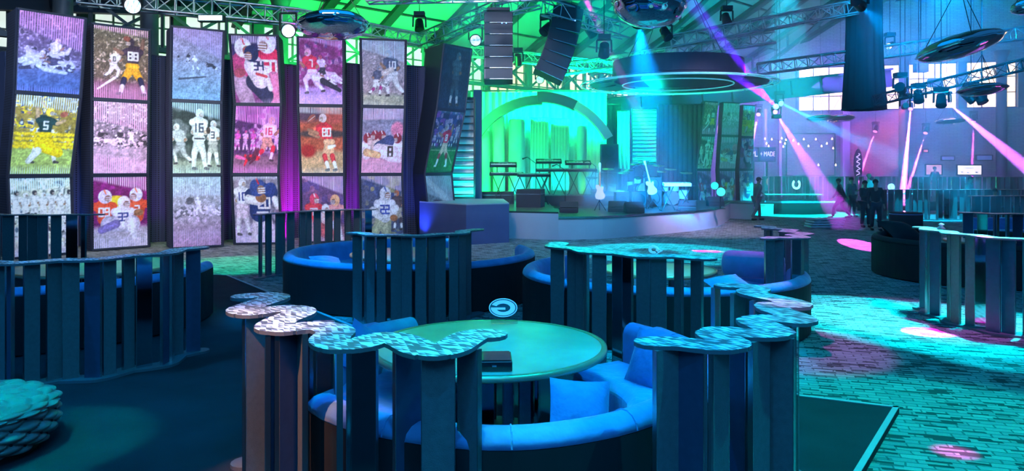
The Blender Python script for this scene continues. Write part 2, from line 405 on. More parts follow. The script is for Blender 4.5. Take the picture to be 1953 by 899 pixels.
while s < LA-1.5:
    window(onA(s+1.3, -.15, (SILL+HEAD)/2), rzA, 2.6, HEAD-SILL, 4, 3, M_day2 if s < 44 and int(s) % 3 else M_day, k); k += 1
    q = onA(s+2.8, -.2); struct(MB().box((q.x, q.y, (SILL+HEAD)/2), (.4, .4, HEAD-SILL), rzA).build('trim_%d' % (k+1), M_steel))
    s += 3.0
s = 6.2
while s < LB-1:
    window(onB(s+1.5, -.15, (SILL+HEADB)/2), rzB, 2.9, HEADB-SILL, 3, 3, M_dayb, k); k += 1
    q = onB(s+3.15, .0); struct(MB().box((q.x, q.y, (SILL+HEADB)/2), (.5, .4, HEADB-SILL), rzB).build('trim_%d' % (k+1), M_steel))
    s += 3.3
q = onB(3, -.2); struct(MB().box((q.x, q.y, (SILL+HEADB)/2), (6.2, .4, HEADB-SILL), rzB).build('trim_60', M_brick))
# arched window low on the back wall
aw = onB(.8+1.2, .06, 5.0); o = thing('window_40', aw, None, None); struct(o)
aw_pts = [(-1.0, -.5)]+[(math.cos(t)*1.0, math.sin(t)*.75-.1) for t in np.linspace(PI, 0, 13)]+[(1.0, -.5)]
RB = Matrix.Rotation(rzB, 3, 'Z')
MB().slab([aw+RB @ Vector((x, 0, z)) for x, z in aw_pts], .04).build('pane', M_day, o)
mb = MB()
for x in (-.5, 0, .5): mb.box(aw+RB @ Vector((x, -.05, .05)), (.07, .1, 1.2), rzB)
for i in range(len(aw_pts)-1): mb.bar(aw+RB @ Vector((aw_pts[i][0], -.05, aw_pts[i][1])), aw+RB @ Vector((aw_pts[i+1][0], -.05, aw_pts[i+1][1])), .09)
mb.bar(aw+RB @ Vector((-1, -.05, -.5)), aw+RB @ Vector((1, -.05, -.5)), .09)
mb.build('window_frame', M_wframe, o)

# roof: one slope rising from wall A
SL = .5; RT = 8.15; RL = 24
def onR(s, t, dz=0): p = onA(s, t); return Vector((p.x, p.y, RT+SL*t+dz))
ce = MB().slab([onR(-2, -.5, .02), onR(LA+22, -.5, .02), onR(LA+22, RL, .02), onR(-2, RL, .02)], .15)
ceil = struct(ce.build('ceiling', M_deckr))
for i in range(26):
    s = 4+i*3.0; a = onR(s, -.3, -.28); b = onR(s, RL, -.28)
    MB().bar(a, b, .34).build('rafter', M_girder, ceil)
    if i % 2 == 0:      # curved knee brace under every other rafter
        pts = [onR(s, t, -.3-1.9*math.sin(PI*min(1, max(0, t/9.5)))**.8*.5-.2) for t in np.linspace(0, 9.5, 9)]
        kb = MB()
        for q0, q1 in zip(pts, pts[1:]): kb.bar(q0, q1, .2)
        for q0 in pts[1:-1:2]: kb.bar(q0, (q0.x, q0.y, q0.z+1.2), .12)
        kb.build('brace', M_girder, ceil)
for t in (1.6, 4.2, 6.8, 9.4, 12, 15, 18):
    MB().bar(onR(0, t, -.12), onR(LA+20, t, -.12), .14).build('purlin', M_girder, ceil)
# skylight panes set in the slope
for i, (s, t) in enumerate([(46.4, 8.2), (49.4, 7.2), (57.4, 6.3), (60.4, 8.0), (61.6, 3.3)]):
    o = MB().slab([onR(s, t, -.02), onR(s+.9, t, -.02), onR(s+.9, t+3, -.02), onR(s, t+3, -.02)], -.03).build('window_%d' % (50+i), M_day); struct(o)

# lattice girder standing inside wall A
o = thing('lattice_girder', onA(8, 1.3, 6.3), 'long painted steel lattice girder with crossed braces in front of the high left windows', 'girder')
mb = MB(); wb = MB(); a = 8; 
for z in (6.2, 7.7): mb.bar(onA(8, 1.3, z), onA(58, 1.3, z), .16)
mb.build('chord', M_steel, o)
while a < 57:
    wb.bar(onA(a, 1.3, 6.2), onA(a+2.2, 1.3, 7.7), .10); wb.bar(onA(a, 1.3, 7.7), onA(a+2.2, 1.3, 6.2), .10); wb.bar(onA(a, 1.3, 6.2), onA(a, 1.3, 7.7), .1); a += 2.2
wb.build('web', M_steel, o)
def ibeam(a, b, w, h, name, label, matl=M_girder, cat='beam', group=None):
    a = Vector(a); b = Vector(b); d = (b-a).normalized(); z = Vector((0, 0, 1)); 
    if abs(d.z) > .9: z = Vector((1, 0, 0))
    x = d.cross(z).normalized(); z = x.cross(d).normalized(); L = (b-a).length; c = (a+b)/2
    M = Matrix((x, d, z)).transposed(); mb = MB()
    mb.box(c, (w*.2, L, h), M=M); mb.box(c+z*h/2, (w, L, h*.12), M=M); mb.box(c-z*h/2, (w, L, h*.12), M=M)
    k = int(L/1.6)
    for i in range(k+1): mb.box(a+d*(L*(i+.5)/(k+1)), (w*.9, .06, h*.95), M=M)
    return tag(mb.build(name, matl), label, cat, group)
ibeam(P(1075, 215, 36), P(1700, 148, 38), .5, .85, 'tie_beam', 'long dark blue steel tie beam crossing above the stage ring towards the tapered black drape', cat='beam')
ibeam(P(-60, -5, 21), P(560, 22, 30), .4, .6, 'tie_beam', 'dark steel tie beam running above the row of printed towers', cat='beam')
# columns
def column(p, r, z1, label):
    o = thing('steel_column', (p.x, p.y, 0), label, 'column')
    MB().lathe([(r*1.5, 0), (r*1.5, .12), (r*1.1, .2), (r, .4), (r, z1-.5), (r*1.2, z1-.3), (r*1.6, z1)], (p.x, p.y, 0), 16).build('shaft', M_steel, o)
    return o
for px, s_, l in [(285, 22.6, 'round steel column behind the second printed tower, between the high left windows'), (120, 19.2, 'round steel column just right of the first printed tower top'),
                  (535, 31, 'round steel column behind the fourth and fifth printed towers')]:
    t = (px-CX)/F
    # intersect ray with the line 1.6 m inside wall A
    q0 = onA(0, 1.9); s_ = (q0.x-t*q0.y)/(t*dA.y-dA.x); q = onA(s_, 1.9); column(q, .28, 8.6, l)
for px, l in [(1724, 'steel column on the back wall left of the magenta twin beams'), (1910, 'steel column on the back wall at the far right')]:
    t = (px-CX)/F; q0 = onB(0, .7); s_ = (q0.x-t*q0.y)/(t*dB.y-dB.x); q = onB(s_, .7); column(q, .3, 9.4, l)

# haze of the fog machines hanging in the hall
def haze(name, lo, hi, dens, aniso, label, noise=None, col=(.55, .78, 1)):
    m = bpy.data.materials.new(name); m.use_nodes = True; n = m.node_tree.nodes; l = m.node_tree.links
    n.remove(n['Principled BSDF']); v = n.new('ShaderNodeVolumeScatter'); v.inputs['Density'].default_value = dens; v.inputs['Anisotropy'].default_value = aniso
    v.inputs['Color'].default_value = (*col, 1)  # blue glow of the haze is put into its scatter colour
    l.new(v.outputs[0], n['Material Output'].inputs['Volume'])
    c = [(a+b)/2 for a, b in zip(lo, hi)]; d = [b-a for a, b in zip(lo, hi)]
    o = MB().box(c, d).build(name, m)
    return tag(o, label, 'haze', kind='stuff')
haze('haze', (-2.2, 16.5, .9), (34, 46, 11.2), .013, .2, 'thin stage haze filling the hall over the stage and the rear booths')
haze('rear_haze', (8.5, 22, .3), (29, 45.2, 7.0), .022, .2, 'denser haze over the rear booths where the pink beams hang')

# ================================================================== PRINTED TOWERS
PW, PH = 112, 150
yy, xx = np.mgrid[0:PH, 0:PW].astype(float); U = xx/PW*.75; V = 1-yy/PH     # U 0..0.75, V 0..1 (up)
def noise2(rs, k, seed):
    g = rs.random((int(k*1.34)+3, k+3)); gy = yy/PH*(g.shape[0]-2); gx = xx/PW*(g.shape[1]-2)
    iy = gy.astype(int); ix = gx.astype(int); fy = gy-iy; fx = gx-ix; fy = fy*fy*(3-2*fy); fx = fx*fx*(3-2*fx)
    return (g[iy, ix]*(1-fx)+g[iy, ix+1]*fx)*(1-fy)+(g[iy+1, ix]*(1-fx)+g[iy+1, ix+1]*fx)*fy
class Paint:
    def __init__(s, seed, top, bot, horizon, crowd=None, cs=34, ca=.8):
        s.rs = np.random.RandomState(seed); t = np.clip((V-horizon)*14+.5, 0, 1)[..., None]
        s.c = np.array(bot)*(1-t)+np.array(top)*t
        if crowd is not None:
            n = noise2(s.rs, cs, 0); n2 = noise2(s.rs, cs//2, 1); a = np.clip((n*.6+n2*.5-.5)*5, 0, 1)*ca*t[..., 0]
            pal = np.array(crowd); idx = (noise2(s.rs, cs, 2)*len(pal)*.999).astype(int)
            s.c = s.c*(1-a[..., None])+pal[idx]*a[..., None]
        s.c = s.c*(0.82+.36*noise2(s.rs, 20, 3)[..., None])
    def cap(s, a, b, r0, r1, col, soft=.006):
        ax, ay = a; bx, by = b; dx, dy = bx-ax, by-ay; L = dx*dx+dy*dy+1e-9
        t = np.clip(((U-ax)*dx+(V-ay)*dy)/L, 0, 1); d = np.hypot(U-ax-t*dx, V-ay-t*dy)-(r0+(r1-r0)*t)
        m = np.clip(.5-d/soft, 0, 1)[..., None]; sh = .8+.35*np.clip(-d/(max(r0, r1)+.001), 0, 1)[..., None]
        s.c = s.c*(1-m)+np.clip(np.array(col)*sh, 0, 1)*m
    def ell(s, c, rx, ry, col, rot=0, soft=.1):
        x = U-c[0]; y = V-c[1]; cx = x*math.cos(rot)+y*math.sin(rot); cy = -x*math.sin(rot)+y*math.cos(rot)
        d = np.hypot(cx/rx, cy/ry)-1; m = np.clip(.5-d/soft, 0, 1)[..., None]; s.c = s.c*(1-m)+np.array(col)*m
    SEG = {'0': 'abcdef', '1': 'bc', '2': 'abged', '3': 'abgcd', '4': 'fgbc', '5': 'afgcd', '6': 'afgedc', '7': 'abc', '8': 'abcdefg', '9': 'abcfgd'}
    def num(s, txt, c, h, col, r=None, sl=0):
        r = r or h*.11; wd = h*.5; x0 = c[0]-(len(txt)*wd*1.45-wd*.45)/2
        for ch in txt:
            P = {'a': ((0, 1), (1, 1)), 'b': ((1, 1), (1, .5)), 'c': ((1, .5), (1, 0)), 'd': ((0, 0), (1, 0)), 'e': ((0, 0), (0, .5)), 'f': ((0, .5), (0, 1)), 'g': ((0, .5), (1, .5))}
            for k in s.SEG[ch]:
                (a, b), (e, f) = P[k]; a, e = (.45, .45) if ch == '1' else (a, e); A = (x0+a*wd+sl*b*h, c[1]-h/2+b*h); B = (x0+e*wd+sl*f*h, c[1]-h/2+f*h); s.cap(A, B, r, r, col, .004)
            x0 += wd*1.45
    def helmet(s, c, r, col, face=1, mask=(.8, .8, .8), stripe=None):
        s.ell(c, r, r*1.05, col); s.ell((c[0]+face*r*.42, c[1]-r*.3), r*.5, r*.52, (.38, .22, .15))
        if stripe is not None: s.cap((c[0]-r*.1, c[1]+r*.95), (c[0]+r*.15, c[1]+r*.4), r*.13, r*.1, stripe)
        for k in (-.15, -.42, -.68): s.cap((c[0]+face*r*.1, c[1]+r*k), (c[0]+face*r*.95, c[1]+r*(k+.05)), r*.06, r*.06, mask)
    def player(s, x, y, h, jer, pan, hel, pose='run', face=1, num=None, numc=(1, 1, 1), sock=None, stripe=None, skin=(.45, .27, .18), dark=None):
        k = h*face; J = lambda a, b: (x+a*k, y+b*h); sock = sock or jer
        ps = {'run': dict(hip=(0, .5), nk=(.06, .80), hd=(.10, .90), k1=(.16, .34), f1=(.10, .08), k2=(-.10, .27), f2=(-.28, .12), e1=(.20, .62), h1=(.28, .70), e2=(-.12, .62), h2=(.02, .52)),
              'throw': dict(hip=(0, .5), nk=(-.02, .80), hd=(.04, .92), k1=(.14, .27), f1=(.20, .03), k2=(-.14, .28), f2=(-.22, .03), e1=(.18, .72), h1=(.30, .78), e2=(-.16, .82), h2=(-.18, .98)),
              'stand': dict(hip=(0, .5), nk=(0, .82), hd=(.02, .93), k1=(.08, .27), f1=(.12, .02), k2=(-.08, .27), f2=(-.10, .02), e1=(.12, .62), h1=(.15, .62), e2=(-.10, .62), h2=(.08, .60)),
              'catch': dict(hip=(0, .5), nk=(.10, .80), hd=(.12, .93), k1=(.10, .26), f1=(.02, .02), k2=(-.06, .26), f2=(-.14, .02), e1=(.24, .66), h1=(.42, .72), e2=(.22, .60), h2=(.40, .66)),
              'dive': dict(hip=(0, .3), nk=(.28, .38), hd=(.38, .42), k1=(-.20, .22), f1=(-.42, .14), k2=(-.12, .14), f2=(-.36, .04), e1=(.36, .28), h1=(.50, .30), e2=(.40, .46), h2=(.52, .40))}[pose]
        g = {a: J(*b) for a, b in ps.items()}
        for kn, ft in (('k2', 'f2'), ('k1', 'f1')):
            s.cap(g['hip'], g[kn], .085*h, .055*h, pan); m_ = ((g[kn][0]+g[ft][0])/2, (g[kn][1]+g[ft][1])/2)
            s.cap(g[kn], m_, .052*h, .042*h, sock); s.cap(m_, g[ft], .04*h, .03*h, (.9, .9, .9)); s.cap(g[ft], (g[ft][0]+.06*k, g[ft][1]-.01*h), .028*h, .02*h, dark or (.12, .1, .1))
        s.cap(g['nk'], g['e2'], .06*h, .045*h, jer); s.cap(g['e2'], g['h2'], .036*h, .028*h, skin)
        s.cap((g['hip'][0], g['hip'][1]+.04*h), (g['nk'][0], g['nk'][1]-.07*h), .085*h, .135*h, jer)
        s.cap((g['hip'][0]-.07*h, g['hip'][1]+.01*h), (g['hip'][0]+.07*h, g['hip'][1]+.01*h), .05*h, .05*h, pan)
        s.cap((g['nk'][0]-.11*h, g['nk'][1]-.04*h), (g['nk'][0]+.11*h, g['nk'][1]-.04*h), .06*h, .06*h, jer)
        s.helmet(g['hd'], .075*h, hel, face, stripe=stripe)
        s.cap((g['nk'][0]+.10*k, g['nk'][1]-.04*h), g['e1'], .06*h, .045*h, jer); s.cap(g['e1'], g['h1'], .036*h, .028*h, skin)
        if num: s.num(num, ((g['hip'][0]+g['nk'][0])/2, g['hip'][1]+(g['nk'][1]-g['hip'][1])*.6), .13*h, numc)
        return g
    def bust(s, x, y, h, jer, hel, face=1, num=None, numc=(1, 1, 1), stripe=None, mask=(.85, .85, .85)):
        s.cap((x, y-.35*h), (x, y-.02*h), .20*h, .27*h, jer); s.cap((x-.26*h, y+.02*h), (x+.26*h, y+.02*h), .13*h, .13*h, jer)
        s.helmet((x+.03*h*face, y+.32*h), .20*h, hel, face, stripe=stripe, mask=mask)
        if num: s.num(num, (x, y-.15*h), .24*h, numc)
    def pile(s, cx, cy, wd, hh, n, cols, size=.05):
        for i in range(n):
            a = (cx+(s.rs.rand()-.5)*wd, cy+(s.rs.rand()-.5)*hh); an = s.rs.rand()*PI*2; L = size*(1+s.rs.rand()*1.6)
            s.cap(a, (a[0]+math.cos(an)*L, a[1]+math.sin(an)*L*.8), size*.5, size*.3, cols[s.rs.randint(len(cols))])
            if i % 3 == 0: s.ell((a[0], a[1]+size*.6), size*.42, size*.42, cols[s.rs.randint(len(cols))])
    def ribs(s, tl, tr, bl=.0, br=.0, col=(1, .95, 1), a=.9):
        s.c = s.c*(.70+.6*noise2(s.rs, 48, 5)[..., None])*(.84+.32*noise2(s.rs, 11, 6)[..., None]); s.c = s.c*(.88+.24*s.rs.rand(PH, PW)[..., None]); s.c = (s.c+np.roll(s.c, 1, 0)+np.roll(s.c, 1, 1))/3          # pale vertical ribs fading in from top and bottom
        st = (np.sin(xx/PW*2*PI*27) > 0).astype(float)
        u = xx/PW; et = 1-(tl+(tr-tl)*u); mt = np.clip((V-et)*30, 0, 1)*st*a*(.55+.45*noise2(s.rs, 6, 9))
        eb = bl+(br-bl)*u; mb_ = np.clip((eb-V)*10, 0, 1)*st*a*.6
        m = np.maximum(mt, mb_)[..., None]; s.c = s.c*(1-m)+np.array(col)*m
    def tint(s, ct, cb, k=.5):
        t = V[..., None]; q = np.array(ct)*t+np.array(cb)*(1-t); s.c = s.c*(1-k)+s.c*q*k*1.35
    def gray(s, k=1): g = s.c.mean(axis=2, keepdims=True); s.c = s.c*(1-k)+g*k
WH = (.88, .86, .84); GR = (.5, .5, .5); DK = (.07, .07, .09); RED = (.7, .05, .08)
def prints():
    R = {}
    p = Paint(1, (.22, .18, .24), (.20, .24, .34), .33, [(.1, .1, .12), (.5, .45, .5), (.25, .2, .28), (.7, .65, .7)], 22)
    p.pile(.34, .42, .5, .24, 46, [WH, WH, (.12, .11, .14), (.65, .6, .66)], .06)
    p.player(.40, .30, .42, WH, WH, WH, 'run', 1); p.player(.12, .33, .36, WH, WH, WH, 'dive', 1); p.player(.50, .28, .40, (.14, .13, .18), WH, DK, 'dive', -1)
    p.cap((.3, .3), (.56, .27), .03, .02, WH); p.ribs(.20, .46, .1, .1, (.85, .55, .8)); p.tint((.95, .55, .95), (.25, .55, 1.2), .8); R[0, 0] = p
    p = Paint(2, (.42, .30, .08), (.50, .58, .20), .34, [(.9, .62, .02), (.85, .82, .8), (.08, .12, .25), (.95, .7, .05), (.6, .3, .2)], 17, 1)
    [p.cap((x_, y_), (x_+.05, y_-.01), .02, .024, (.92, .66, .04)) for y_ in (.52, .46, .40, .36) for x_ in np.arange(.0, .75, .085)+p.rs.rand()*.05]
    g = p.player(.38, .14, .72, (.03, .10, .10), (.98, .68, .02), (.95, .7, .1), 'throw', 1, '5', WH, WH, skin=(.6, .4, .25))
    p.cap((.33, .38), (.56, .28), .085, .06, (.98, .68, .02)); p.cap((.3, .3), (.2, .17), .05, .035, WH); p.ell((.58, .78), .05, .035, (.45, .14, .1), .3)
    p.ribs(.14, .2, .12, .14, (.8, .9, 1)); p.tint((.75, .9, 1.2), (.9, 1.05, 1), .5); R[0, 1] = p
    p = Paint(3, (.75, .74, .62), (.72, .68, .72), .10, [(.9, .9, .82), (.25, .3, .3), (.85, .88, .85), (.12, .2, .3)], 12, .9)
    for i in range(7): p.player(.06+i*.11, .42-.03*(i % 2), .42, WH, WH, [DK, WH][i % 2], 'stand', 1, stripe=None)
    p.pile(.38, .36, .7, .3, 26, [WH, DK, WH, GR], .05); p.ribs(.2, .12, .1, .1, (.85, 1, 1)); p.tint((.85, 1.05, 1.1), (1, .8, 1), .4); R[0, 2] = p
    p = Paint(4, (.20, .16, .11), (.30, .16, .20), .26, [(.55, .42, .28), (.7, .6, .5), (.12, .1, .07), (.3, .25, .16)], 30, .75)
    p.player(.26, .26, .44, WH, WH, (.8, .75, .6), 'run', 1, '0', DK); p.cap((.28, .30), (.05, .13), .02, .012, WH)
    p.player(.52, .06, .82, (.10, .06, .10), (.88, .52, .04), (.08, .05, .08), 'throw', -1, '88', WH, (.05, .05, .12), skin=(.3, .17, .12)); p.ell((.44, .86), .05, .035, (.35, .12, .08))
    p.ribs(.06, .12, .24, .2, (1, .6, .85)); p.tint((1.1, 1, .95), (1.1, .7, 1.05), .6); R[1, 0] = p
    p = Paint(5, (.30, .27, .27), (.52, .48, .48), .42, [(.1, .1, .1), (.75, .7, .7), (.4, .36, .36)], 32, .9)
    p.pile(.38, .46, .72, .14, 60, [WH, DK, GR, WH, (.2, .18, .2)], .035)
    for i, q in enumerate((.08, .22, .36, .52, .66)): p.player(q, .36+.02*(i % 2), .26, [DK, WH][i % 2], WH, [WH, DK][i % 2], ['run', 'dive', 'stand'][i % 3], [1, -1][i % 2])
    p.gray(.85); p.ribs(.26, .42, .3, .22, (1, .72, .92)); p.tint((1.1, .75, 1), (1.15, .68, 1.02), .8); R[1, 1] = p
    p = Paint(6, (.28, .02, .20), (.55, .5, .52), .30, [(.4, .05, .3), (.2, .02, .12)], 10, .5)
    p.ell((.3, .66), .2, .08, (.85, .7, .05)); p.bust(.14, .58, .46, (.82, .14, .05), (.75, .78, .9), 1, '09', WH, (.85, .3, .1)); p.bust(.60, .60, .46, (.82, .16, .06), (.75, .8, .9), -1, '2', WH, (.85, .3, .1))
    p.cap((.2, .34), (.52, .34), .11, .12, (.6, .58, .62)); p.bust(.40, .50, .44, WH, WH, 1, '33', (.05, .08, .3)); p.cap((.5, .36), (.56, .14), .08, .035, WH); p.cap((.3, .34), (.1, .26), .06, .05, (.3, .25, .5)); p.ell((.62, .49), .07, .05, (.4, .22, .1))
    p.ribs(.06, .22, .16, .2, (1, .9, 1)); p.tint((1.2, .75, 1.1), (.85, .85, 1.2), .5); R[1, 2] = p
    p = Paint(7, (.36, .36, .40), (.36, .42, .48), .55, None); p.c = p.c*(.75+.5*p.rs.rand(PH, PW)[..., None])
    p.player(.22, .50, .17, DK, WH, DK, 'run', 1); p.player(.34, .40, .24, WH, GR, WH, 'run', -1); p.player(.60, .44, .22, DK, DK, DK, 'dive', -1); p.player(.08, .53, .1, DK, GR, DK, 'stand')
    p.cap((.10, .29), (.5, .34), .015, .01, (.1, .11, .14)); p.cap((.66, .52), (.74, .47), .002, .002, WH); p.gray(.7)
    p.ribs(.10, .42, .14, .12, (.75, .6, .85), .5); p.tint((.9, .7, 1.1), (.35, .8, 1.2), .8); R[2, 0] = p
    p = Paint(8, (.05, .07, .06), (.44, .46, .36), .20, [(.2, .22, .2), (.35, .35, .35)], 8, .6)
    p.player(.12, .10, .62, (.6, .6, .58), GR, WH, 'run', -1); p.player(.62, .10, .66, WH, (.55, .53, .48), (.7, .7, .72), 'stand', 1, '3', DK, WH); p.player(.40, .06, .86, (.86, .85, .82), (.72, .72, .7), (.68, .7, .74), 'stand', 1, '16', (.08, .1, .14), WH, skin=(.6, .45, .36))
    p.ell((.55, .62), .035, .05, (.12, .08, .06)); p.cap((.34, .5), (.48, .5), .012, .012, DK); p.ribs(.08, .24, .14, .12, (.7, .9, 1)); p.tint((.75, .95, 1.05), (.95, 1.05, .9), .5); R[2, 1] = p
    p = Paint(9, (.46, .42, .44), (.44, .33, .40), .30, [(.6, .57, .58), (.35, .32, .34)], 26, .6); p.c = p.c*(.8+.4*p.rs.rand(PH, PW)[..., None])
    p.pile(.38, .52, .7, .2, 34, [(.65, .62, .64), (.22, .2, .24), (.75, .72, .74)], .05); p.player(.24, .42, .34, (.16, .15, .18), GR, (.3, .3, .3), 'run'); p.player(.40, .42, .30, (.8, .78, .8), WH, WH, 'run', -1); p.player(.62, .42, .34, (.78, .75, .77), WH, (.75, .72, .74), 'dive', -1)
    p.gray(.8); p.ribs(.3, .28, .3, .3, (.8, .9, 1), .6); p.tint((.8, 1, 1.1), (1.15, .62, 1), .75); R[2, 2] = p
    p = Paint(10, (.06, .05, .16), (.30, .10, .26), .22, [(.1, .06, .25)], 6, .4)
    p.bust(.16, .60, .70, (.55, .1, .25), WH, 1, None, stripe=RED, mask=RED); p.cap((.1, .3), (.2, .02), .14, .12, (.5, .4, .48)); p.bust(.60, .66, .76, (.82, .05, .16), (.85, .82, .86), -1, '60', WH, stripe=RED); p.cap((.66, .36), (.7, .0), .12, .1, (.75, .3, .45))
    p.cap((.32, .32), (.52, .12), .13, .12, (.05, .06, .13)); p.cap((.34, .56), (.44, .36), .16, .14, (.86, .84, .86)); p.cap((.5, .5), (.60, .22), .055, .04, WH); p.helmet((.31, .74), .12, (.03, .05, .14), -1); p.num('34', (.42, .56), .12, (.04, .05, .15)); p.cap((.38, .44), (.54, .40), .022, .022, (.75, .12, .15)); p.ell((.10, .45), .10, .07, (.45, .12, .16), .2)
    p.ribs(.14, .10, .0, .12, (.85, .8, .95)); p.tint((1, .8, 1.1), (1.1, .7, 1.1), .5); R[3, 0] = p
    p = Paint(11, (.10, .05, .14), (.28, .22, .22), .28, [(.45, .1, .4), (.6, .5, .6), (.2, .05, .2)], 10, .8)
    for i in range(6): p.player(.05+i*.13, .34, .3, [(.6, .2, .5), (.65, .6, .68)][i % 2], (.6, .5, .6), (.5, .1, .3), 'stand')
    p.player(.54, .14, .72, (.88, .84, .88), (.62, .48, .30), (.6, .42, .2), 'run', 1, '16', (.6, .08, .12), (.75, .05, .1)); p.pile(.3, .25, .22, .08, 16, [(.15, .05, .08), (.2, .06, .1), RED], .05); p.cap((.05, .25), (.18, .22), .03, .02, (.8, .3, .5))
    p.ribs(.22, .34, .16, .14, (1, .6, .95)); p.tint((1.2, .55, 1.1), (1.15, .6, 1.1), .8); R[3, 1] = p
    p = Paint(12, (.32, .28, .34), (.62, .56, .66), .28, [(.5, .4, .5), (.2, .18, .25)], 8, .7)
    p.player(.13, .12, .84, (.82, .8, .82), (.8, .7, .76), (.72, .72, .78), 'stand', 1, '10', (.06, .08, .3)); p.cap((.46, .40), (.36, .06), .16, .10, (.78, .72, .74)); p.cap((.5, .36), (.6, .1), .12, .08, (.8, .72, .76)); p.cap((.42, .48), (.46, .72), .17, .20, (.04, .08, .24)); p.cap((.28, .72), (.64, .76), .1, .1, (.04, .08, .24)); p.ell((.62, .82), .1, .09, (.05, .09, .3)); p.num('20', (.50, .60), .15, (.85, .8, .75))
    p.cap((.24, .66), (.42, .62), .07, .06, (.82, .8, .78)); p.ell((.45, .68), .09, .07, (.4, .2, .1)); p.helmet((.40, .84), .13, (.07, .12, .34), 1, stripe=RED); p.cap((.68, .66), (.72, .54), .05, .04, WH); p.cap((.38, .46), (.56, .46), .015, .015, WH)
    p.ribs(.07, .05, .16, .16, (.9, .9, 1)); p.tint((.95, .95, 1), (1.05, .8, 1.1), .5); R[3, 2] = p
    p = Paint(13, (.30, .08, .22), (.60, .42, .66), .26, [(.5, .12, .35), (.6, .4, .55), (.15, .12, .3)], 12, .7)
    p.player(.50, .28, .42, WH, WH, (.7, .2, .3), 'dive', -1, '51', RED); p.player(.60, .30, .46, (.85, .72, .84), WH, WH, 'dive', -1); p.player(.40, .32, .44, (.8, .75, .82), DK, (.6, .15, .22), 'run', -1)
    p.player(.22, .12, .74, (.80, .07, .14), (.88, .72, .86), (.82, .5, .6), 'run', -1, '7', WH, (.85, .7, .82)); p.cap((.24, .42), (.36, .38), .05, .05, WH); p.cap((.4, .36), (.7, .22), .05, .03, DK)
    p.ribs(.02, .16, .22, .18, (.95, .8, 1)); p.tint((1.15, .7, 1.05), (.9, .75, 1.25), .6); R[4, 0] = p
    p = Paint(14, (.50, .14, .08), (.62, .42, .26), .34, None); p.ell((.4, .60), .5, .06, (.10, .07, .08), 0, .5); p.ell((.12, .34), .14, .1, (.45, .03, .04), 0, .5); p.ell((.1, .9), .3, .12, (.14, .07, .12), 0, .6); p.ell((.6, .85), .14, .1, (.5, .12, .1), 0, .5); p.ell((.34, .64), .12, .1, (.85, .22, .14), 0, .3)
    p.player(.50, .04, .86, (.80, .06, .10), (.80, .52, .34), (.72, .6, .6), 'catch', -1, '80', WH, (.75, .08, .1), skin=(.5, .28, .18)); p.cap((.50, .4), (.60, .42), .03, .02, WH); p.ell((.20, .83), .085, .05, (.38, .13, .10), .7); p.cap((.14, .79), (.26, .87), .003, .003, WH)
    p.ribs(.10, .12, .1, .12, (.85, .9, .9)); p.tint((.9, .85, 1), (1, 1.05, 1), .5); R[4, 1] = p
    p = Paint(15, (.20, .12, .24), (.5, .3, .35), .25, [(.2, .15, .4), (.4, .2, .3)], 8, .6)
    p.bust(.20, .52, .42, (.82, .10, .12), (.78, .12, .2), 1, '79', WH, WH); p.bust(.60, .50, .42, (.85, .45, .4), (.85, .55, .3), -1, '75', (.75, .1, .15)); p.bust(.40, .40, .34, (.85, .65, .6), WH, 1); p.cap((.3, .2), (.5, .1), .1, .1, (.7, .2, .2)); p.cap((.1, .3), (.16, .05), .08, .06, (.8, .5, .5)); p.cap((.6, .26), (.66, .04), .08, .06, WH)
    p.ribs(.04, .3, .1, .12, (1, .9, 1)); p.tint((1.1, .8, 1.1), (1, .8, 1), .5); R[4, 2] = p
    p = Paint(16, (.46, .38, .40), (.48, .50, .38), .18, [(.7, .62, .64), (.3, .26, .3), (.55, .45, .48)], 40, .7)
    p.player(.24, .12, .50, (.16, .17, .24), WH, (.3, .3, .36), 'run', 1, None, WH, (.5, .08, .3)); p.player(.54, .10, .78, (.16, .18, .26), (.8, .78, .76), (.35, .37, .42), 'run', -1, '10', WH, WH); p.pile(.4, .34, .2, .06, 12, [WH, DK, GR], .04); p.cap((.38, .5), (.52, .56), .05, .04, (.8, .7, .64))
    p.ribs(.16, .34, .10, .04, (.85, .95, 1)); p.tint((.85, .95, 1.1), (1.1, .9, .9), .5); R[5, 0] = p
    p = Paint(17, (.32, .32, .40), (.62, .36, .44), .26, [(.35, .4, .5), (.2, .25, .35)], 6, .5); p.ell((.64, .68), .12, .12, (.7, .3, .4), 0, .4)
    for i, q in enumerate((.08, .24, .34, .66)): p.bust(q, .42+.04*(i in (1, 2)), .38, [WH, (.7, .6, .55), (.85, .8, .7), WH][i], (.35, .05, .08), [1, -1][i % 2], stripe=WH)
    p.cap((.3, .40), (.5, .5), .09, .09, (.10, .14, .28)); p.cap((.30, .36), (.56, .30), .10, .13, WH); p.num('8', (.52, .33), .15, (.10, .08, .06)); p.cap((.08, .32), (.3, .28), .06, .05, (.8, .6, .3)); p.cap((.5, .22), (.7, .2), .04, .04, WH)
    p.ribs(.20, .18, .26, .24, (1, .8, .9)); p.tint((1.0, .85, .95), (1.15, .7, .95), .5); R[5, 1] = p
    p = Paint(18, (.12, .14, .22), (.42, .36, .40), .10, [(.45, .4, .34), (.1, .14, .3), (.5, .46, .2)], 7, .7)
    p.player(.66, .16, .62, (.16, .12, .14), (.55, .5, .4), (.5, .2, .1), 'stand', -1); p.cap((.40, .34), (.44, .10), .14, .08, (.55, .54, .36)); p.cap((.36, .34), (.22, .12), .1, .07, (.55, .54, .36)); p.bust(.42, .56, .52, (.84, .84, .84), (.62, .64, .64), 1, '22', (.08, .12, .45), stripe=(.1, .15, .4)); p.cap((.2, .46), (.34, .36), .07, .05, WH); p.cap((.62, .5), (.54, .36), .06, .05, WH); p.ell((.58, .35), .07, .05, (.5, .22, .1))
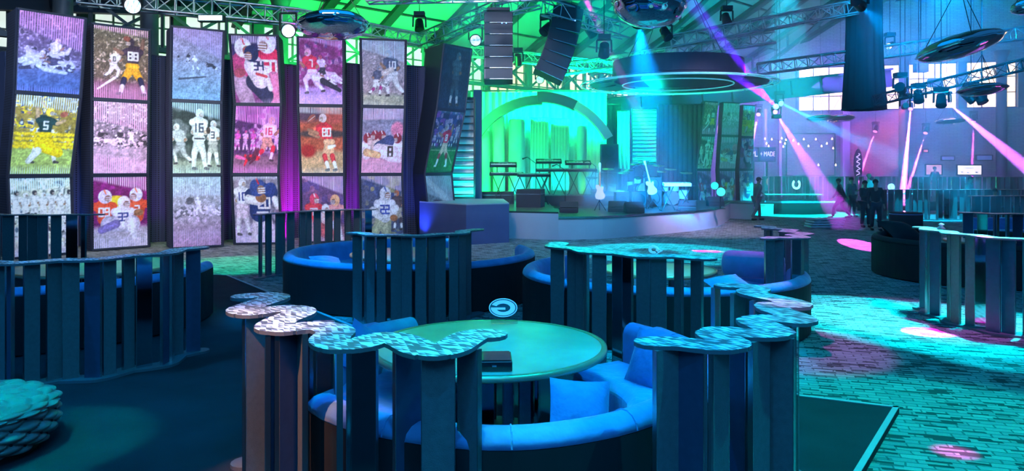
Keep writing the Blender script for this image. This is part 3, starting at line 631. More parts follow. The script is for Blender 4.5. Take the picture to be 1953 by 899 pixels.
    p.ribs(.05, .26, .08, .08, (.95, .85, .95)); p.tint((.95, .8, 1.05), (1, .95, .9), .4); R[5, 2] = p
    p = Paint(19, (.05, .10, .17), (.05, .10, .17), .1, None); p.c = p.c*(.8+.4*p.rs.rand(PH, PW)[..., None]); p.player(.40, .06, .86, (.16, .30, .36), (.12, .2, .26), (.2, .36, .42), 'stand', 1, None); p.c = p.c*.8
    p.ribs(.02, .06, .0, .0, (.1, .3, .4), .5); R[6, 0] = p
    p = Paint(20, (.03, .05, .12), (.02, .26, .08), .42, [(.35, .12, .45), (.06, .1, .3), (.5, .4, .55)], 9, .9)
    for i in range(6): p.player(.06+i*.12, .42+.06*(i % 2), .34, [(.2, .1, .35), (.1, .15, .4), (.45, .4, .5)][i % 3], (.5, .45, .55), DK, 'stand')
    p.cap((.02, .37), (.72, .37), .004, .004, (.7, .8, .6)); p.cap((.5, .34), (.68, .16), .008, .008, (.6, .6, .4))
    p.player(.38, .10, .70, (.85, .04, .12), (.85, .62, .48), (.5, .45, .5), 'throw', -1, '8', WH, (.5, .08, .1), dark=WH); p.ribs(.03, .08, .08, .08, (.2, .6, .6), .4); R[6, 1] = p
    p = Paint(21, (.22, .28, .30), (.45, .40, .14), .28, None); p.ell((.5, .42), .4, .12, (.12, .07, .12), -.4); p.cap((.0, .95), (.7, .5), .05, .1, (.5, .55, .5)); p.ribs(.3, .5, .1, .1, (.75, .9, .95), .8); R[6, 2] = p
    return R
PR = prints()
def print_material():
    m = bpy.data.materials.new('printed_fabric'); m.use_nodes = True; n = m.node_tree.nodes; l = m.node_tree.links; b = n['Principled BSDF']
    a = n.new('ShaderNodeVertexColor'); a.layer_name = 'print'; l.new(a.outputs[0], b.inputs['Base Color']); b.inputs['Roughness'].default_value = .7
    tc = n.new('ShaderNodeTexCoord'); wv = n.new('ShaderNodeTexWave'); wv.bands_direction = 'X'; wv.inputs['Scale'].default_value = 6.0; l.new(tc.outputs['Object'], wv.inputs['Vector'])
    bp = n.new('ShaderNodeBump'); bp.inputs['Strength'].default_value = .35; bp.inputs['Distance'].default_value = .01; l.new(wv.outputs['Color'], bp.inputs['Height']); l.new(bp.outputs[0], b.inputs['Normal'])
    return m
M_print = print_material()
def mesh_material():
    m = bpy.data.materials.new('perforated_fabric'); m.use_nodes = True; n = m.node_tree.nodes; l = m.node_tree.links; b = n['Principled BSDF']
    tc = n.new('ShaderNodeTexCoord'); mp = n.new('ShaderNodeMapping'); mp.inputs['Scale'].default_value = (16, 16, 16); l.new(tc.outputs['Object'], mp.inputs[0])
    vo = n.new('ShaderNodeTexVoronoi'); vo.inputs['Randomness'].default_value = 0; vo.inputs['Scale'].default_value = 1; l.new(mp.outputs[0], vo.inputs['Vector'])
    r = n.new('ShaderNodeValToRGB'); r.color_ramp.elements[0].position = .30; r.color_ramp.elements[0].color = (.01, .01, .015, 1); r.color_ramp.elements[1].position = .42; r.color_ramp.elements[1].color = (.05, .06, .13, 1)
    l.new(vo.outputs['Distance'], r.inputs[0]); l.new(r.outputs[0], b.inputs['Base Color']); b.inputs['Roughness'].default_value = .8
    return m
M_meshfab = mesh_material()
M_frame = mat('tower_frame', (.015, .02, .045), .6)
# per tower: near (left) and far (right) distance, left/right edge in the photograph at z = 6, 4, 2, 0
TW = [(17.4, 18.6, [(33, 165), (27, 155), (14, 137), (20, 141)]), (19.2, 20.2, [(175, 287), (175, 285), (174, 283), (175, 285)]), (19.6, 20.3, [(327, 428), (325, 423), (326, 424), (327, 425)]),
      (20.8, 21.0, [(437, 530), (447, 537), (441, 532), (447, 537)]), (21.2, 21.4, [(567, 656), (568, 656), (573, 657), (575, 660)]), (21.5, 21.8, [(687, 775), (690, 773), (686, 768), (688, 772)]),
      (22.4, 23.4, [(847, 900), (833, 887), (810, 862), (822, 872)])]
TL = ['first printed photo tower from the left, yellow and green thrower on its middle panel',
      'second printed photo tower from the left, number 88 player throwing on its top panel', 'third printed photo tower from the left, grey photographs of players in white',
      'printed photo tower whose top panel shows number 34 among red and white players', 'printed photo tower with a receiver in red reaching for the ball on its middle panel',
      'printed photo tower with number 22 in white and blue on its lowest panel', 'dark printed photo tower beside the stage, with number 8 in red on a green field']
def print_panel(c4, arr, root, yin):        # c4: bl, br, tl, tr corners
    bl, br, tl, tr = c4; nx, ny = PW, PH
    u = (np.arange(nx)/(nx-1)); v = (np.arange(ny)/(ny-1)); UU, VV = np.meshgrid(u, v)
    A = lambda q: np.array(q)[None, None, :]
    pts = (A(bl)*(1-UU)[..., None]+A(br)*UU[..., None])*(1-VV)[..., None]+(A(tl)*(1-UU)[..., None]+A(tr)*UU[..., None])*VV[..., None]
    pts = pts.reshape(-1, 3)-np.array(root.location)[None, :]
    ii = np.arange((ny-1)*(nx-1)); r = ii//(nx-1); c = ii % (nx-1); a = r*nx+c
    faces = np.stack([a, a+1, a+nx+1, a+nx], 1)
    me = bpy.data.meshes.new('printed_panel'); me.from_pydata(pts.tolist(), [], faces.tolist())
    at = me.color_attributes.new('print', 'FLOAT_COLOR', 'POINT')
    col = np.clip(arr[::-1], 0, 1)**1.25; al = np.ones((ny, nx, 1)); at.data.foreach_set('color', np.concatenate([col, al], 2).reshape(-1).astype(np.float32))
    me.materials.append(M_print); o = bpy.data.objects.new('printed_panel', me); COL.objects.link(o); o.parent = root; return o
for i, (YL, YR, lv) in enumerate(TW):
    cL = [Vector(((l-CX)/F*YL, YL, 0)) for l, r in lv]; cR = [Vector(((r-CX)/F*YR, YR, 0)) for l, r in lv]
    base = (cL[3]+cR[3])/2; o = thing('photo_tower', (base.x, base.y, 0), TL[i], 'banner tower', 'printed photo towers')
    zs = [6.0, 4.0, 2.0, .02]; cs = MB(); fr = MB()
    for k in range(3):
        L0, R0, L1, R1 = cL[k+1], cR[k+1], cL[k], cR[k]; z0, z1 = zs[k+1], zs[k]
        d = (R0-L0).normalized(); nn = Vector((-d.y, d.x, 0)); dep = 1.25 if i == 6 else .95
        if i == 6: sd = Vector((-.55, .85, 0)).normalized()
        elif i == 0: sd = Vector((-.72, .7, 0)).normalized()
        else: sd = nn
        q = lambda p, z, b=0: Vector((p.x, p.y, z))+sd*(b*dep)+nn*.0
        e = nn*.03
        cs.hexa([q(L0, z0)+e, q(R0, z0)+e, q(R0, z0, 1), q(L0, z0, 1)], [q(L1, z1)+e, q(R1, z1)+e, q(R1, z1, 1), q(L1, z1, 1)])
        ins = .035
        B = lambda a, b, t: a+(b-a)*t
        pl = [q(B(L0, R0, ins), z0+.05), q(B(R0, L0, ins), z0+.05), q(B(L1, R1, ins), z1-.05), q(B(R1, L1, ins), z1-.05)]
        print_panel(pl, PR[i, k].c, o, 0)
        for a, b in ((q(L0, z0+.02), q(R0, z0+.02)), (q(L1, z1-.02), q(R1, z1-.02)), (q(L0, z0), q(L1, z1)), (q(R0, z0), q(R1, z1))): fr.bar(a-nn*.0, b-nn*.0, .045)
    cs.build('case', M_meshfab if i != 6 else M_frame, o); fr.build('frame', M_frame, o)
for px0, px1, Y, top, l in [(-60, 40, 19.5, 95, 'dark perforated fabric screen left of the first printed tower'), (108, 182, 20.2, 95, 'dark perforated fabric screen between the first and second printed towers'),
        (272, 332, 21.3, 105, 'dark perforated fabric screen between the second and third printed towers'), (414, 452, 21.9, 113, 'dark perforated fabric screen between the third and fourth printed towers'),
        (524, 572, 22.3, 122, 'perforated fabric screen glowing magenta between the fourth and fifth printed towers'), (650, 692, 22.6, 120, 'perforated fabric screen lit purple left of the number 22 tower'),
        (766, 826, 23.0, 125, 'dark blue perforated fabric screen left of the last printed tower')]:
    a = P(px0, 320, Y); b = P(px1, 320, Y+.5); z = CH+(HY-top)/F*Y; c = (a+b)/2
    o = thing('fabric_screen', (c.x, c.y, 0), l, 'screen', 'perforated screens between the towers')
    n_ = 7; pts = [a.lerp(b, t/n_)+Vector((0, .06*math.sin(t*2.2), 0)) for t in range(n_+1)]
    sweep(pts, [(-.03, .02), (.03, .02), (.03, z), (-.03, z)]).build('fabric', M_meshfab, o)
    fr = MB(); fr.bar((a.x, a.y, .02), (a.x, a.y, z), .05); fr.bar((b.x, b.y, .02), (b.x, b.y, z), .05); fr.bar((a.x, a.y, z), (b.x, b.y, z), .05); fr.build('frame', M_frame, o)

# ================================================================== WAVY SLATTED PARTITIONS
def mosaic_material():
    m = bpy.data.materials.new('mirror_mosaic'); m.use_nodes = True; n = m.node_tree.nodes; l = m.node_tree.links; b = n['Principled BSDF']
    def mth(op, a, c=None, v=None):
        x = n.new('ShaderNodeMath'); x.operation = op
        if isinstance(a, (int, float)): x.inputs[0].default_value = a
        else: l.new(a, x.inputs[0])
        if c is not None:
            if isinstance(c, (int, float)): x.inputs[1].default_value = c
            else: l.new(c, x.inputs[1])
        return x.outputs[0]
    ge = n.new('ShaderNodeNewGeometry'); sp = n.new('ShaderNodeSeparateXYZ'); l.new(ge.outputs['Position'], sp.inputs[0])
    v = mth('MULTIPLY', sp.outputs[1], 1/.044); fv = mth('FRACT', v); iv = mth('FLOOR', v)
    u = mth('ADD', mth('MULTIPLY', sp.outputs[0], 1/.034), mth('ADD', mth('MULTIPLY', iv, .37), mth('MULTIPLY', fv, .55))); fu = mth('FRACT', u); iu = mth('FLOOR', u)
    tri = mth('GREATER_THAN', mth('ADD', fu, fv), 1.0)
    cb = n.new('ShaderNodeCombineXYZ'); l.new(iu, cb.inputs[0]); l.new(iv, cb.inputs[1]); l.new(tri, cb.inputs[2])
    wn_ = n.new('ShaderNodeTexWhiteNoise'); wn_.noise_dimensions = '3D'; l.new(cb.outputs[0], wn_.inputs['Vector'])
    r = n.new('ShaderNodeValToRGB'); e = r.color_ramp.elements; e[0].color = (.10, .10, .12, 1); e[0].position = .42; e[1].color = (.95, .92, .95, 1); e[1].position = .60
    q = mth('ADD', mth('MULTIPLY', wn_.outputs['Value'], .78), mth('MULTIPLY', tri, .16)); l.new(q, r.inputs[0]); l.new(r.outputs[0], b.inputs['Base Color'])
    b.inputs['Metallic'].default_value = .15; b.inputs['Roughness'].default_value = .3
    return m
M_mosaic = mosaic_material(); M_sledge = mat('slab_edge', (.13, .13, .15), .5)
PH_T = 1.28
SLATM = {'d': M_slat, 'b': M_slat2, 'm': M_mirror}
def slat(x, y, z0, z1, wd, ang, kind, root):
    s = MB().box((x, y, (z0+z1)/2), (wd, .028, z1-z0), ang)
    dx, dy = math.cos(ang)*wd/2, math.sin(ang)*wd/2
    o = s.build('slat', SLATM[kind], root)
    e = MB()
    for sg in (-1, 1): e.box((x+sg*dx*1.01, y+sg*dy*1.01, (z0+z1)/2), (.004, .032, z1-z0), ang)
    e.build('edge_strip', M_edge, o)
    return o
def partition(label, line, zb, slats=None, wd=.24, group='wavy slatted booth partitions', base=True, seed=0, pitch=.2, sw=.15):
    rs = random.Random(seed); c = sum(line, Vector())/len(line)
    o = thing('slatted_partition', (c.x, c.y, zb), label, 'partition', group)
    zt = PH_T; band_mb(line, wd, zt-.022, zt).build('top_slab', [M_mosaic, M_sledge], o)
    if base: band_mb(line, wd, zb+.002, zb+.03).build('base_slab', [M_sledge, M_sledge], o)
    if slats is None:
        L = [0]
        for a, b in zip(line, line[1:]): L.append(L[-1]+(b-a).length)
        slats = []; s = sw*.6
        while s < L[-1]-sw*.4:
            k = max(j for j in range(len(L)) if L[j] <= s); k = min(k, len(line)-2); p = line[k]; d = line[k+1]-line[k]
            slats.append((p.x, p.y, sw*rs.uniform(.85, 1.1), math.atan2(d.y, d.x)+rs.choice([-.5, -.2, 0, .15, .5]), rs.choice('ddbdmd')))
            s += pitch
    for x, y, w_, an, kd in slats: slat(x, y, zb+.03, zt-.022, w_, an, kd, o)
    return o
def wavy(pts, amp=.10, wl=.62, ph=0, step=.035):
    base = crom([(p[0], p[1], 0) for p in pts], step); out = []; s = 0
    for i in range(len(base)):
        if i: s += (base[i]-base[i-1]).length
        d = base[min(i+1, len(base)-1)]-base[max(i-1, 0)]; d.normalize(); nn = Vector((-d.y, d.x, 0)); k = 2*PI/wl
        out.append(base[i]+nn*amp*math.sin(k*s+ph)+d*(amp*.35*math.sin(2*(k*s+ph))))
    return out
def plan_wave(pts, wl, amp, **k):      # slats follow the mean line, slab the wave
    return wavy(pts, amp, wl, **k)
zt = PH_T
def Z1(x, y): q = W(430+x/3.756, 530+y/3.756, zt); q.z = 0; return q
nl = crom([Z1(*q) for q in [(150, 130), (290, 122), (350, 140), (220, 185), (130, 222), (190, 245), (330, 225), (490, 220), (520, 250), (400, 300), (345, 345), (430, 360), (560, 345), (700, 345), (790, 380), (745, 440), (820, 480), (960, 470), (1080, 430), (1180, 420), (1290, 455), (1400, 510), (1500, 525), (1610, 500), (1700, 445), (1780, 405), (1880, 400)]], .03)
def px_slat(px, py, wpx, kd, sg=1, tw=.165, dy=.09, rot=None):     # a slat under the slab at column px, its front edge py
    p = W(px, py, zt); Y = p.y+dy; x = (px-CX)/F*Y; w_ = wpx*Y/F; r = min(1, w_/tw); an = math.acos(r)*sg if rot is None else rot
    return (x, Y, tw, an+math.atan2(x, -Y)*0, kd)
ns = [px_slat(485, 601, 26, 'd', 1, .15), px_slat(512, 628, 14, 'd', -1), px_slat(527, 632, 13, 'b', 1), px_slat(547, 633, 20, 'b', 1), px_slat(576, 632, 24, 'd', -1, .15), px_slat(612, 612, 44, 'm', 1, .16, .1, .05), px_slat(648, 664, 14, 'm', -1),
      px_slat(691, 668, 60, 'm', 1, .16, .1, -.22), px_slat(777, 652, 44, 'b', 1, .16), px_slat(836, 679, 65, 'd', 1, .165, .1, .04), px_slat(895, 662, 40, 'd', -1, .15), px_slat(560, 590, 20, 'd', 1)]
partition('front left wavy slatted partition with mosaic top, in front of the round table with the black box', nl, .06, ns, .22)
def Z2(x, y): q = W(1210+x/4.494, 520+y/4.494, zt); q.z = 0; return q
nr = crom([Z2(*q) for q in [(170, 590), (300, 590), (450, 600), (620, 620), (780, 620), (820, 590), (740, 555), (690, 510), (790, 495), (930, 515), (1120, 520), (1210, 500), (1120, 455), (1030, 410), (1130, 390), (1270, 395), (1410, 405), (1340, 360), (1200, 310), (1180, 275), (1280, 275), (1390, 270), (1290, 235), (1120, 200), (1000, 165), (1040, 140), (960, 115), (800, 108)]], .03)
rsl = [px_slat(1272, 666, 52, 'd', 1), px_slat(1319, 668, 40, 'b', -1), px_slat(1371, 669, 40, 'd', 1, .15), px_slat(1400, 640, 34, 'b', -1), px_slat(1448, 649, 44, 'd', 1, .16), px_slat(1489, 642, 38, 'd', -1, .15), px_slat(1516, 622, 18, 'm', 1, .12),
       px_slat(1407, 556, 30, 'd', 1), px_slat(1443, 570, 30, 'b', 1), px_slat(1480, 590, 30, 'd', -1), px_slat(1517, 594, 14, 'm', 1), px_slat(1365, 545, 20, 'd', 1)]
partition('front right wavy slatted partition with deeply lobed mosaic top, beside the blue sofa', nr, .06, rsl, .22)
partition('left wavy slatted partition behind the tufted ottoman', wavy([(-6.6, 7.3), (-5.6, 7.1), (-4.6, 7.25), (-3.9, 7.75), (-3.65, 8.5)], .07, .66), .06, None, .22, seed=3, pitch=.185, sw=.14)
partition('far left wavy slatted partition in front of the first printed tower', wavy([(-12, 15.2), (-10.6, 14.6), (-9.2, 14.4), (-8.2, 14.6)], .08, .8), .06, None, .24, seed=12, pitch=.26, sw=.2)
partition('small wavy slatted partition behind the centre left sofa, before the number 75 tower panel', wavy([(-5.0, 14.5), (-4.6, 15.4), (-3.9, 16.1), (-3.1, 16.3)], .07, .7), 0, None, .22, seed=5, pitch=.24, sw=.16)
partition('centre wavy slatted partition in front of the round sofa left of the stage', wavy([(-2.25, 10.4), (-1.8, 10.1), (-1.25, 10.05), (-.78, 10.4), (-.58, 11.0)], .06, .62), 0, None, .22, seed=8, pitch=.185, sw=.15)
partition('wavy slatted partition with seven broad slats before the sofa below the stage', wavy([(.5, 9.0), (.62, 8.5), (.95, 8.05), (1.35, 7.75), (1.75, 7.6), (2.0, 7.55)], .07, .62, 1), 0, None, .24, seed=21, pitch=.19, sw=.15)
partition('narrow wavy slatted partition with magenta lit top at the right end of the sofa below the stage', wavy([(3.35, 9.6), (3.75, 9.75), (4.0, 10.2), (4.05, 10.9), (3.9, 11.6)], .10, .6), 0, None, .22, seed=4, pitch=.19, sw=.15)
partition('right wavy slatted partition with mirrored slats behind the bright magenta spot', wavy([(6.35, 11.4), (6.25, 10.7), (6.3, 10.0), (6.7, 9.4), (7.4, 9.2), (8.0, 9.3)], .07, .62), 0, None, .24, seed=17, pitch=.2, sw=.16)
partition('wavy slatted partition at the right edge behind the mirrored one', wavy([(9.3, 15.1), (9.8, 14.8), (10.6, 14.7), (11.6, 15.0)], .08, .7), 0, None, .24, seed=33, pitch=.25, sw=.18)

# ================================================================== SOFAS, TABLES
def rad(path, o): return path
def sofa(label, pts, zb, h=.76, th=.20, seat_d=.55, closed=False, group='curved booth sofas', seat_h=.42, cover=None, seams=0):
    cover = cover or M_velvet
    line = crom([(p[0], p[1], 0) for p in pts], .12, closed); c = sum(line, Vector())/len(line)
    # travel so that the inside lies to the left
    o = thing('curved_sofa', (c.x, c.y, zb), label, 'sofa', group)
    z = zb
    sweep(line, [(0, z+.02), (0, z+h-.10), (.02, z+h-.10), (.02, z+.02)], closed, smooth=False).build('outer_back', M_shell, o)
    r = th/2; prof = [(.02, z+.05), (.02, z+h-.10)]+[(r+r*math.cos(t)*-1, z+h-.10+.10*math.sin(t)) for t in np.linspace(0.05, PI-.05, 8)]+[(th, z+seat_h), (th, z+.05)]
    sweep(line, prof, closed, smooth=True).build('backrest', cover, o)
    s0 = th-.0; prof = [(s0, z+.12), (s0, z+seat_h-.02), (s0+.04, z+seat_h+.02), (s0+seat_d-.06, z+seat_h+.02), (s0+seat_d, z+seat_h-.04), (s0+seat_d, z+.12)]
    sweep(line, prof, closed).build('seat_cushion', cover, o, bevel=.02)
    for k in range(seams, len(line)-2, seams or 1000):
        if not seams: break
        d = (line[k+1]-line[k-1]); d.z = 0; d.normalize(); nn = Vector((-d.y, d.x, 0)); pts_ = [line[k]+nn*(r-(r+.002)*math.cos(t))+Vector((0, 0, z+h-.10+.102*math.sin(t))) for t in np.linspace(.1, PI-.05, 8)]+[line[k]+nn*(th+.002)+Vector((0, 0, z+seat_h+.03))]
        MB().tube(pts_, .005, 6).build('seam', M_velvet2, o)
    sweep(line, [(s0+.02, z+.005), (s0+.02, z+.12), (s0+seat_d-.08, z+.12), (s0+seat_d-.08, z+.005)], closed).build('plinth', M_shell, o)
    return o
near = [(-1.0, 6.85), (-1.45, 6.3), (-1.55, 5.6), (-1.45, 4.9), (-1.12, 4.3), (-.6, 3.95), (.0, 3.82), (.58, 4.02), (1.02, 4.4), (1.42, 4.85), (1.6, 5.4), (1.5, 6.0), (1.15, 6.6)]
sofa('blue velvet curved sofa around the nearest round table', near, .06, seams=6)
def bolster(label, a, b, r, zc):
    a = Vector(a); b = Vector(b); d = (b-a).normalized(); M = Matrix((d.orthogonal().normalized(), d.cross(d.orthogonal()).normalized(), d)).transposed(); L = (b-a).length
    pr = [(.001, 0), (r*.6, .0), (r*.88, .03), (r, .09), (r, L-.09), (r*.88, L-.03), (r*.6, L), (.001, L)]
    o = MB().lathe(pr, a, 24, M=M).build('bolster', M_velvet); tag(o, label, 'bolster', 'blue velvet bolsters'); return o
def pillow(label, c, s, th, R, group='blue velvet pillows', m=None):
    N = 12; vs = []; fs = []
    for sg in (1, -1):
        o0 = len(vs)
        for i in range(N+1):
            for j in range(N+1):
                u = i/N*2-1; v = j/N*2-1; e = max(0, (1-u**2)*(1-v**2))*1.15; k = 1-.10*(1-abs(u*v)); f = s/2
                vs.append(R @ Vector((u*f*(1-.09*(1-v*v)**1*(-1 if False else 1)*(abs(u) > .0)*.6), v*f*(1-.06*(1-u*u)), sg*th/2*e**.55))+Vector(c))
        for i in range(N):
            for j in range(N):
                a = o0+i*(N+1)+j; q = (a, a+1, a+N+2, a+N+1); fs.append(q if sg < 0 else q[::-1])
    o = MB().add(vs, fs, 0, True).build('pillow', m or M_velvet2); return tag(o, label, 'pillow', group)
def E(a, b, c): 
    from mathutils import Euler
    return Euler((a, b, c)).to_matrix()
bolster('blue velvet bolster on the right end of the near sofa, left of the lobed partition', (1.22, 6.45, .66), (1.62, 5.35, .66), .16, 0)
bolster('blue velvet bolster on the left end of the near sofa, behind the front left partition', (-1.15, 6.62, .66), (-1.60, 6.1, .66), .16, 0)
pillow('blue velvet pillow leaning on the right bolster of the near sofa', (1.1, 5.75, .68), .44, .15, E(1.25, .1, -.9))
pillow('blue velvet pillow standing on the front of the near sofa under the table edge', (.42, 4.55, .68), .40, .17, E(1.25, .12, .2))
pillow('small pale blue pillow standing behind the mosaic top of the front left partition', (-1.2, 6.05, .68), .42, .12, E(1.1, .6, .6))
def ring(cx, cy, rx, ry, a0, a1, n=14): return [(cx+rx*math.cos(math.radians(a0+(a1-a0)*i/n)), cy+ry*math.sin(math.radians(a0+(a1-a0)*i/n))) for i in range(n+1)]
sofa('round blue velvet sofa at centre left below the printed towers', ring(-1.75, 12.8, 2.15, 2.1, 75, 400, 18)[:-1], 0, .78)
pillow('pale blue pillow lying on the round centre left sofa', (-3.0, 11.9, .66), .5, .16, E(.25, .1, .5))
sofa('blue velvet sofa behind the seven slat partition below the stage', ring(2.15, 10.55, 2.0, 1.95, 130, 395, 18), 0, .78)
bolster('blue velvet bolster on the sofa below the stage, by the magenta lit partition', (3.0, 10.45, .84), (3.75, 10.1, .84), .19, 0)
pillow('pale blue pillow slumped on the sofa below the stage beside its bolster', (2.7, 9.1, .74), .5, .14, E(.3, -.1, .3))
sofa('dark round sofa right of centre beside the magenta light pool', ring(9.45, 14.9, 1.95, 1.9, 100, 420, 18), 0, .80, cover=M_shell)
sofa('curved sofa behind the left slatted partition', ring(-6.4, 10.2, 2.1, 2.1, 150, 375, 16), .06, .78)
sofa('long low curved sofa far away under the table with the horseshoe sign', [(12.1, 35.2), (12.5, 34.6), (13.8, 34.4), (15.2, 34.7), (15.5, 35.2)], 0, .62)
M_top = mat('aged_copper_table', (.62, .58, .48), .32, .45, var=.45, vscale=2.2, bump=.05)
M_rim = mat('table_rim', (.55, .38, .22), .35, .6)
def table(cx, cy, zb, r, label, slats=16, h=.75):
    o = thing('round_table', (cx, cy, zb), label, 'table', 'round booth tables')
    z = zb+h
    MB().lathe([(.001, z), (r*.97, z), (r, z-.008), (r, z-.03), (r*.97, z-.04), (.001, z-.04)], (cx, cy, 0), 64, smooth=False).build('table_top', M_top, o)
    MB().lathe([(r*.955, z+.0005), (r*.955, z+.003), (r*1.002, z+.0025), (r*1.004, z-.034), (r*.99, z-.044)], (cx, cy, 0), 64).build('rim', M_rim, o)
    br = r*.42
    for i in range(slats):
        a = 2*PI*i/slats; MB().box((cx+math.cos(a)*br, cy+math.sin(a)*br, zb+.03+(h-.07)/2), (.10, .02, h-.07), a+PI/2+(.5 if i % 2 else -.2)).build('base_slat', M_slat if i % 3 else M_mirror, o)
    MB().lathe([(.001, zb+.03), (br*1.2, zb+.03), (br*1.25, zb+.002), (.001, zb+.002)], (cx, cy, 0), 32, smooth=False).build('foot_plate', M_sledge, o)
    return o
table(-.18, 5.78, .06, .92, 'nearest round copper topped table with the black box on it')
table(-1.75, 12.45, 0, .98, 'round table inside the centre left sofa, lit pinkish')
table(2.1, 10.55, 0, .82, 'round table inside the sofa below the stage, seen between slats')
table(9.35, 14.7, 0, .62, 'round magenta lit table inside the dark round sofa at right')
table(-5.9, 10.4, .06, 1.05, 'round green lit table behind the left slatted partition')
# black box on the near table
bo = thing('black_box', (-.12, 5.12, .812), 'flat black case lying on the near round table', 'case')
MB().box((-.12, 5.12, .812+.035), (.235, .27, .07), .04).build('body', mat('gloss_black', (.012, .014, .018), .15), bo, bevel=.006)
MB().box((-.12, 5.12, .812+.074), (.21, .245, .006), .04).build('lid', mat('gloss_black_lid', (.02, .03, .035), .08), bo)
MB().box((-.12, 4.98, .812+.04), (.03, .006, .012), .04).build('latch', M_edge, bo)
# tufted ottoman
def ottoman(cx, cy, r, h, label):
    N, K = 180, 66; vs = []; cols = []
    prof = []
    for j in range(K+1):
        t = j/K
        if t < .5: q = t/.5; rr = r*(.90+.10*math.sin(q*PI*.9)); z = .06+q*(h-.16)
        else: q = (t-.5)/.5; rr = r*math.cos(q*PI/2)**.55 if q < 1 else 0; z = h-.10+.10*math.sin(q*PI/2)
        prof.append((max(rr, .002), z))
    for j, (rr, z) in enumerate(prof):
        for i in range(N):
            a = 2*PI*i/N; u = a/(2*PI)*30; v = j/K*11
            f = abs(math.sin(PI*(u/2+v/2)))*abs(math.sin(PI*(u/2-v/2))); d = .05*(f**.5)-.035
            if j > K*.86: d *= (K-j)/(K*.14)
            q = (z-.06)/h; nx = 1 if j < K*.5 else max(0, 1-(j/K-.5)*2.2); nz = 1-nx
            rr2 = rr+d*nx; vs.append((math.cos(a)*rr2+cx, math.sin(a)*rr2+cy, z+d*nz+.06))
    fs = [(j*N+i, j*N+(i+1) % N, (j+1)*N+(i+1) % N, (j+1)*N+i) for j in range(K) for i in range(N)]
    o = thing('tufted_ottoman', (cx, cy, .06), label, 'ottoman')
    MB().add(vs, fs, 0, True).build('tufted_cover', mat('teal_leather', (.16, .20, .19), .28, coat=.3), o)
    b = MB()
    for k in range(5):
        for i in range(15):
            v = 1+k*1.0; u = i*2.0+(k+1) % 2; j = min(K, int(v/11*K)); rr, z = prof[j]; a = 2*PI*(u)/30
            b.ball((cx+math.cos(a)*(rr-.03), cy+math.sin(a)*(rr-.03), z+.06), .014, 6)
    b.build('buttons', M_shell, o)['kind'] = 'stuff'; MB().cyl((cx, cy, .062), (cx, cy, .12), r*.8, n=32).build('base', M_shell, o)
ottoman(-4.15, 5.5, .66, .42, 'tufted round leather ottoman at the bottom left corner')
# small drum ottomans
def drum_stool(p, r, h, label):
    o = thing('drum_ottoman', p, label, 'ottoman', 'round drum ottomans')
    MB().lathe([(r*.94, .02), (r, .05), (r, h-.06), (r*.96, h-.01), (r*.8, h), (.001, h)], p, 28).build('cushion', M_shell if 'dark' in label else M_velvet, o)
    MB().lathe([(r*1.005, h-.075), (r*1.02, h-.06), (r*1.005, h-.045)], p, 28).build('piping', M_velvet2, o)
drum_stool(W(1728, 446), .5, .72, 'round dark drum ottoman beyond the dark round sofa')
drum_stool(W(1925, 418), .55, .6, 'round dark drum ottoman at the right edge in front of the rear partitions')

# plaque signs on clear stands
M_clear = bpy.data.materials.new('clear_acrylic'); M_clear.use_nodes = True
_b = M_clear.node_tree.nodes['Principled BSDF']; _b.inputs['Transmission Weight'].default_value = 1; _b.inputs['Roughness'].default_value = .02; _b.inputs['IOR'].default_value = 1.15
M_glowc = mat('pale_sign', (.45, .85, 1), .4, emit=(.1, .6, 1), es=.5); M_signdk = mat('sign_dark', (.02, .12, .16), .4)
def tris(o, pts, z, m, name, parent):
    return MB().slab(pts, z).build(name, m, parent)
g0 = W(961, 632, 0); gx, gy = g0.x, 8.9
GY = 6.52
gs = thing('oval_sign', (-.08, GY, .812), 'oval emblem with a reversed letter G standing at the far edge of the near table', 'sign')
def oval(c, rx, rz, n=36, off=0): return [(c[0]+rx*math.cos(2*PI*i/n), c[1]+off, c[2]+rz*math.sin(2*PI*i/n)) for i in range(n)]
gc = P(959.6, 587, GY)
MB().slab(oval(gc, .118, .076), .008).build('plaque', M_signdk, gs)
def ringstrip(c, a, b, t0, t1, off, th, m, name, parent, n=40):
    mb = MB()
    for i in range(n):
        q0 = t0+(t1-t0)*i/n; q1 = t0+(t1-t0)*(i+1)/n
        f = lambda r, q, o: (c[0]+r[0]*math.cos(q), c[1]+o, c[2]+r[1]*math.sin(q))
        mb.hexa([f(a, q0, off), f(b, q0, off), f(b, q0, off+th), f(a, q0, off+th)], [f(a, q1, off), f(b, q1, off), f(b, q1, off+th), f(a, q1, off+th)])
    return mb.build(name, m, parent)
ringstrip(gc, (.118, .077), (.126, .083), 0, 2*PI, -.014, .012, M_glowc, 'rim', gs)
ringstrip(gc, (.064, .038), (.108, .068), math.radians(180), math.radians(517), -.014, .012, M_glowc, 'letter', gs)
MB().box((gc.x-.044, gc.y-.008, gc.z-.007), (.128, .014, .019)).build('letter_bar', M_glowc, gs)
MB().box((gc.x+.01, GY+.012, (gc.z+.03+.812)/2), (.24, .005, gc.z+.03-.812)).build('stand', M_clear, gs)
